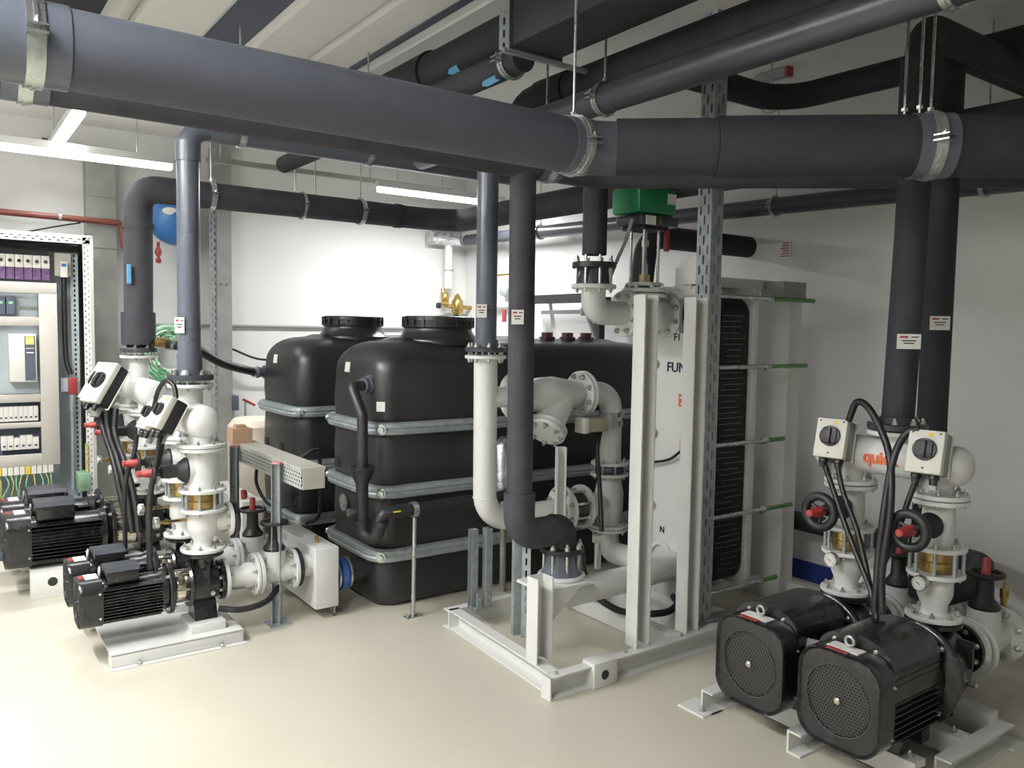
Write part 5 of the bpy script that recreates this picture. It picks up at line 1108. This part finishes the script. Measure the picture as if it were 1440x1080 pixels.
t = thing('expansion_vessel', 'round blue vessel with a white oval sticker on the far wall', 'vessel', (1.62, 7.0, 2.24))
part(t, 'vessel_shell', MB().sph((1.62, 7.0, 2.46), 0.20, (1, 0.75, 1.05), 36, 18), M_blue)
part(t, 'wall_bracket', MB().b2((1.57, 7.1, 2.42), (1.67, 7.27, 2.5)), M_galvd)
part(t, 'oval_sticker', MB().sph((1.56, 6.862, 2.505), 0.062, (1, 0.15, 0.5), 24, 10), M_label)
m = MB().cyl((1.50, 7.02, 2.27), (1.50, 7.02, 2.10), 0.012, n=10); m.lathe((1.50, 7.02, 2.22), (0, 0, -1), [(0, 0.02), (0.03, 0.028), (0.06, 0.02)], 10); m.lathe((1.50, 7.02, 2.14), (0, 0, -1), [(0, 0.016), (0.02, 0.024), (0.04, 0.016)], 10)
part(t, 'red_valve', m, M_red)
t = thing('hose_coil', 'coil of pale green hose hanging on the far wall behind the risers', 'hose', (1.62, 7.1, 1.1))
rr = random.Random(5)
for k in range(14):
    R_ = 0.11+0.0085*k+0.006*rr.random(); o_ = [(1.60+0.012*rr.random()+R_*math.cos(g), 7.10+0.08*rr.random(), 1.35+R_*1.12*math.sin(g)) for g in [2*math.pi*q/28 for q in range(29)]]
    part(t, 'hose_turn', MB().tube(o_, 0.009, 0, 8, caps=False), M_hose if k % 3 else M_label)
t = thing('wall_tap', 'small black and white fitting with a red lever on the far wall', 'tap', (2.13, 7.15, 0.75))
part(t, 'tap_body', MB().b2((2.10, 7.12, 0.86), (2.17, 7.26, 0.99), bev=0.005), M_dgrey); part(t, 'red_lever', MB().box((2.25, 7.1, 0.93), (0.12, 0.02, 0.02), rot=Matrix.Rotation(0.5, 4, 'Y')), M_red)
part(t, 'tap_pipe', MB().tube([(2.14, 7.19, 0.86), (2.14, 7.19, 0.5)], 0.01, 0, 8).tube([(2.25, 7.2, 0.93), (2.25, 7.2, 0.5)], 0.01, 0, 8), M_bolt)
# brass manifold and white pipe in the far corner
t = thing('brass_manifold', 'brass valve manifold on the far wall above the front tank lid', 'valve', (4.35, 7.15, 1.75))
m = MB().tube([(4.28, 7.2, 2.02), (4.28, 7.15, 1.84), (4.60, 7.15, 1.83)], 0.02, 0.03, 12); m.lathe((4.28, 7.15, 1.98), (0, 0, -1), [(0, 0.02), (0.03, 0.04), (0.09, 0.04), (0.12, 0.02)], 10)
m.lathe((4.43, 7.15, 1.75), (0, 0, 1), [(0, 0.03), (0.04, 0.06), (0.14, 0.06), (0.17, 0.04), (0.22, 0.015)], 14); m.lathe((4.20, 7.10, 1.86), (1, 0, 0), [(0, 0.015), (0.08, 0.03)], 10)
part(t, 'brass_body', m, M_brass); part(t, 'black_cap', MB().lathe((4.40, 7.13, 1.67), (0, 0, 1), [(0, 0.025), (0.08, 0.03)], 12), M_blkm); part(t, 'black_knob', MB().lathe((4.19, 7.10, 1.84), (-1, 0, 0), [(0, 0.03), (0.03, 0.03)], 10), M_blkm)
t = thing('white_downpipe', 'white vertical pipe in the far corner with a foil-wrapped bend', 'pipe', (4.32, 7.18, 2.0))
part(t, 'down_pipe', MB().cyl((4.33, 7.17, 2.02), (4.33, 7.17, 2.47), 0.042, n=20), M_white)
part(t, 'foil_bend', MB().tube([(4.10, 7.16, 2.53), (4.33, 7.16, 2.53), (4.40, 6.98, 2.51)], 0.075, 0.05, 20), M_foil)
part(t, 'clip', MB().ring((4.33, 7.17, 2.2), (0, 0, 1), 0.05, 0.042, 0.015, 16), M_zinc)
t = thing('water_meter', 'small grey water meter on the right wall seen between the two middle risers', 'meter', (4.5, 6.46, 1.93))
part(t, 'meter_body', MB().lathe((4.55, 6.46, 1.98), (-1, -0.3, 0), [(0, 0.05), (0.04, 0.05), (0.045, 0.04)], 24), M_grey); part(t, 'copper_pipe', MB().cyl((4.54, 6.9, 2.14), (4.54, 6.1, 2.14), 0.01, n=10), M_bronze)
part(t, 'white_pipe', MB().cyl((4.54, 6.9, 1.84), (4.54, 6.1, 1.84), 0.03, n=14), M_white); part(t, 'red_lever', MB().box((4.5, 6.4, 1.74), (0.02, 0.05, 0.12), bev=0.004), M_red)
t = thing('black_pipe_frame', 'black square pipe frame against the right wall behind the tank plugs', 'frame', (4.4, 5.4, 1.6))
part(t, 'top_bar', MB().b2((4.36, 4.9, 1.84), (4.44, 5.95, 1.915)).b2((4.44, 5.0, 1.86), (4.60, 5.04, 1.89)).b2((4.44, 5.8, 1.86), (4.60, 5.84, 1.89)), M_blkm); part(t, 'side_bar', MB().b2((4.37, 5.82, 1.3), (4.43, 5.90, 1.92)), M_blkm); part(t, 'side_bar', MB().b2((4.37, 4.88, 1.3), (4.43, 4.95, 1.92)), M_blkm)
t = thing('lever_arm', 'small grey lever and bracket standing over the tank plugs', 'lever', (4.0, 4.7, 1.56))
part(t, 'arm', MB().b2((4.02, 4.60, 1.735), (4.05, 5.20, 1.765)), M_grey); part(t, 'bracket', MB().tube([(4.03, 4.62, 1.84), (4.03, 4.62, 1.70), (4.0, 4.5, 1.54)], 0.018, 0.02, 10).lathe((4.03, 4.66, 1.72), (0, 0, 1), [(0, 0.04), (0.06, 0.04)], 8), M_grey)

# ------------------------------------------------------------------ control cabinet
t = thing('control_cabinet', 'open grey control cabinet with perforated frame at the left edge', 'cabinet', (0.2, 6.5, 0))
part(t, 'back_plate', MB().b2((-0.65, 6.62, 0.30), (0.86, 6.63, 2.16)), M_backp)
part(t, 'side_panel', MB().b2((0.90, 6.30, 0.02), (0.92, 6.80, 2.20)), M_panel)
part(t, 'side_panel', MB().b2((-0.72, 6.30, 0.02), (-0.70, 6.80, 2.20)), M_panel)
part(t, 'rear_panel', MB().b2((-0.70, 6.79, 0.02), (0.90, 6.80, 2.20)), M_panel)
part(t, 'roof', MB().b2((-0.72, 6.30, 2.195), (0.92, 6.80, 2.21)), M_panel)
part(t, 'plinth', MB().b2((-0.72, 6.30, 0.0), (0.92, 6.80, 0.32)), M_dgrey)
m = MB(); slot_sheet(m, (0.855, 6.30, 0.32), (1, 0, 0), (0, 0, 1), 0.045, 1.88, [0.012, 0.032], 0.04, 0.015, 0.008); sheet(t, 'perforated_upright', m, M_white)
m = MB(); slot_sheet(m, (0.80, 6.50, 0.32), (1, 0, 0), (0, 0, 1), 0.05, 1.84, [0.025], 0.035, 0.018, 0.014); sheet(t, 'perforated_upright', m, M_backp)
part(t, 'dark_groove', MB().b2((0.825, 6.505, 0.32), (0.85, 6.52, 2.15)), M_blkc)
m = MB(); slot_sheet(m, (-0.70, 6.30, 2.15), (0, 0, 1), (1, 0, 0), 0.045, 1.6, [0.015, 0.032], 0.05, 0.02, 0.008); sheet(t, 'perforated_rail', m, M_white)
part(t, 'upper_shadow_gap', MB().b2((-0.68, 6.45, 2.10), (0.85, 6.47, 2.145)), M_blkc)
fr = [((-0.65, 1.80), (0.70, 1.875)), ((0.59, 0.62), (0.70, 1.80)), ((-0.65, 1.58), (0.59, 1.64)), ((-0.65, 1.06), (0.59, 1.115)), ((-0.65, 0.885), (0.59, 0.92)), ((-0.65, 0.62), (0.59, 0.70))]
for (a0, b0_), (a1, b1) in fr: part(t, 'panel_strip', MB().b2((a0, 6.36, b0_), (a1, 6.40, b1), bev=0.003), M_panel)
part(t, 'device_plate', MB().b2((-0.65, 6.44, 1.115), (0.59, 6.45, 1.80)), M_backp)
part(t, 'relay_plate', MB().b2((-0.65, 6.44, 0.66), (0.59, 6.45, 1.10)), M_dgrey)
part(t, 'din_rail', MB().b2((-0.6, 6.425, 1.695), (0.58, 6.44, 1.715)), M_zinc)
for z in (0.985, 0.785): part(t, 'din_rail', MB().b2((-0.6, 6.425, z-0.004), (0.58, 6.44, z+0.004)), M_zinc)
for k in range(16):
    x = 0.665-k*0.052; br = part(t, 'circuit_breaker', MB().b2((x-0.049, 6.40, 1.975), (x, 6.46, 2.06 if k < 6 else 2.04), bev=0.002), M_cream)
    part(br, 'black_knob', MB().lathe((x-0.025, 6.40, 2.02), (0, -1, 0), [(0, 0.012), (0.012, 0.011)], 10), M_blkm)
    part(br, 'wiring_block', MB().b2((x-0.048, 6.405, 1.895), (x-0.002, 6.455, 1.974)), M_pink if k < 6 else M_dgrey)
part(t, 'black_wiring', MB().b2((-0.6, 6.43, 2.06), (0.66, 6.46, 2.10)), M_blkc)
mt = part(t, 'power_meter', MB().b2((0.73, 6.40, 1.92), (0.775, 6.46, 2.03), bev=0.004), M_cream); part(mt, 'blue_display', MB().b2((0.735, 6.397, 1.995), (0.765, 6.401, 2.015)), M_blue)
part(t, 'meter_bracket', MB().b2((0.70, 6.45, 1.93), (0.80, 6.47, 2.09)), M_panel)
part(t, 'black_cable', MB().tube(smooth_pts([(0.755, 6.44, 1.92), (0.755, 6.45, 1.6), (0.76, 6.45, 1.35), (0.785, 6.44, 1.24)]), 0.018, 0, 10), M_cab)
for k in range(4):
    x = 0.455-k*0.058; cb = part(t, 'contactor', MB().b2((x-0.05, 6.38, 1.655), (x, 6.44, 1.775), bev=0.003), M_dgrey); part(cb, 'pale_button', MB().b2((x-0.038, 6.376, 1.725), (x-0.014, 6.381, 1.742)), M_hose)
vf = part(t, 'frequency_drive', MB().b2((0.41, 6.34, 1.20), (0.57, 6.44, 1.525), bev=0.006), M_cream)
part(vf, 'drive_panel', MB().b2((0.50, 6.336, 1.21), (0.562, 6.342, 1.51)), M_dgrey); part(vf, 'amber_display', MB().b2((0.507, 6.333, 1.455), (0.553, 6.338, 1.505)), M_disp)
m = MB()
for k in range(4): m.b2((0.508+k*0.012, 6.333, 1.425), (0.516+k*0.012, 6.337, 1.431))
m.b2((0.51, 6.333, 1.395), (0.552, 6.337, 1.402)); part(vf, 'drive_buttons', m, M_label, kind='stuff')
vf = part(t, 'frequency_drive', MB().b2((0.05, 6.34, 1.20), (0.30, 6.44, 1.525), bev=0.006), M_cream)
for row, (z0, z1_, n_, w0) in enumerate(((0.93, 1.03, 8, 0.028), (0.735, 0.83, 6, 0.036))):
    for k in range(n_):
        x = 0.575-k*(w0+0.001); r_ = part(t, 'relay', MB().b2((x-w0, 6.385, z0), (x, 6.44, z1_ if k % 3 or row == 0 else z1_-0.015), bev=0.002), M_label)
        part(r_, 'relay_mark', MB().b2((x-w0*0.75, 6.382, z0+0.02), (x-w0*0.3, 6.386, z0+0.032)), M_dgrey)
part(t, 'red_terminal', MB().b2((0.765, 6.42, 1.10), (0.82, 6.46, 1.215), bev=0.003), M_red)
part(t, 'terminal_side', MB().b2((0.72, 6.43, 1.12), (0.764, 6.46, 1.215)), M_backp)
part(t, 'conduit', MB().cyl((0.785, 6.44, 0.42), (0.79, 6.44, 0.98), 0.013, n=12).cyl((0.79, 6.44, 0.98), (0.79, 6.44, 1.10), 0.018, n=12), M_grey)
for k in range(22):
    x = 0.655-k*0.034; tm = part(t, 'terminal_block', MB().b2((x-0.03, 6.36, 0.565), (x, 6.42, 0.62)), M_cream if k % 5 != 4 else M_yel)
    w_ = MB().tube(smooth_pts([(x-0.015, 6.37, 0.57), (x-0.012+0.02*math.sin(k), 6.36, 0.50), (x-0.02+0.02*math.cos(k*2), 6.38, 0.40)]), 0.0045, 0, 6); part(tm, 'wire', w_, M_yg if k % 2 else M_hose)
part(t, 'earth_bar', MB().b2((0.845, 6.28, 0.56), (0.862, 6.295, 0.76)), M_yg)
part(t, 'green_box', MB().b2((0.795, 6.26, 0.43), (0.87, 6.42, 0.555), bev=0.004), mat('pale_green_box', '7E9E80', 0.5))
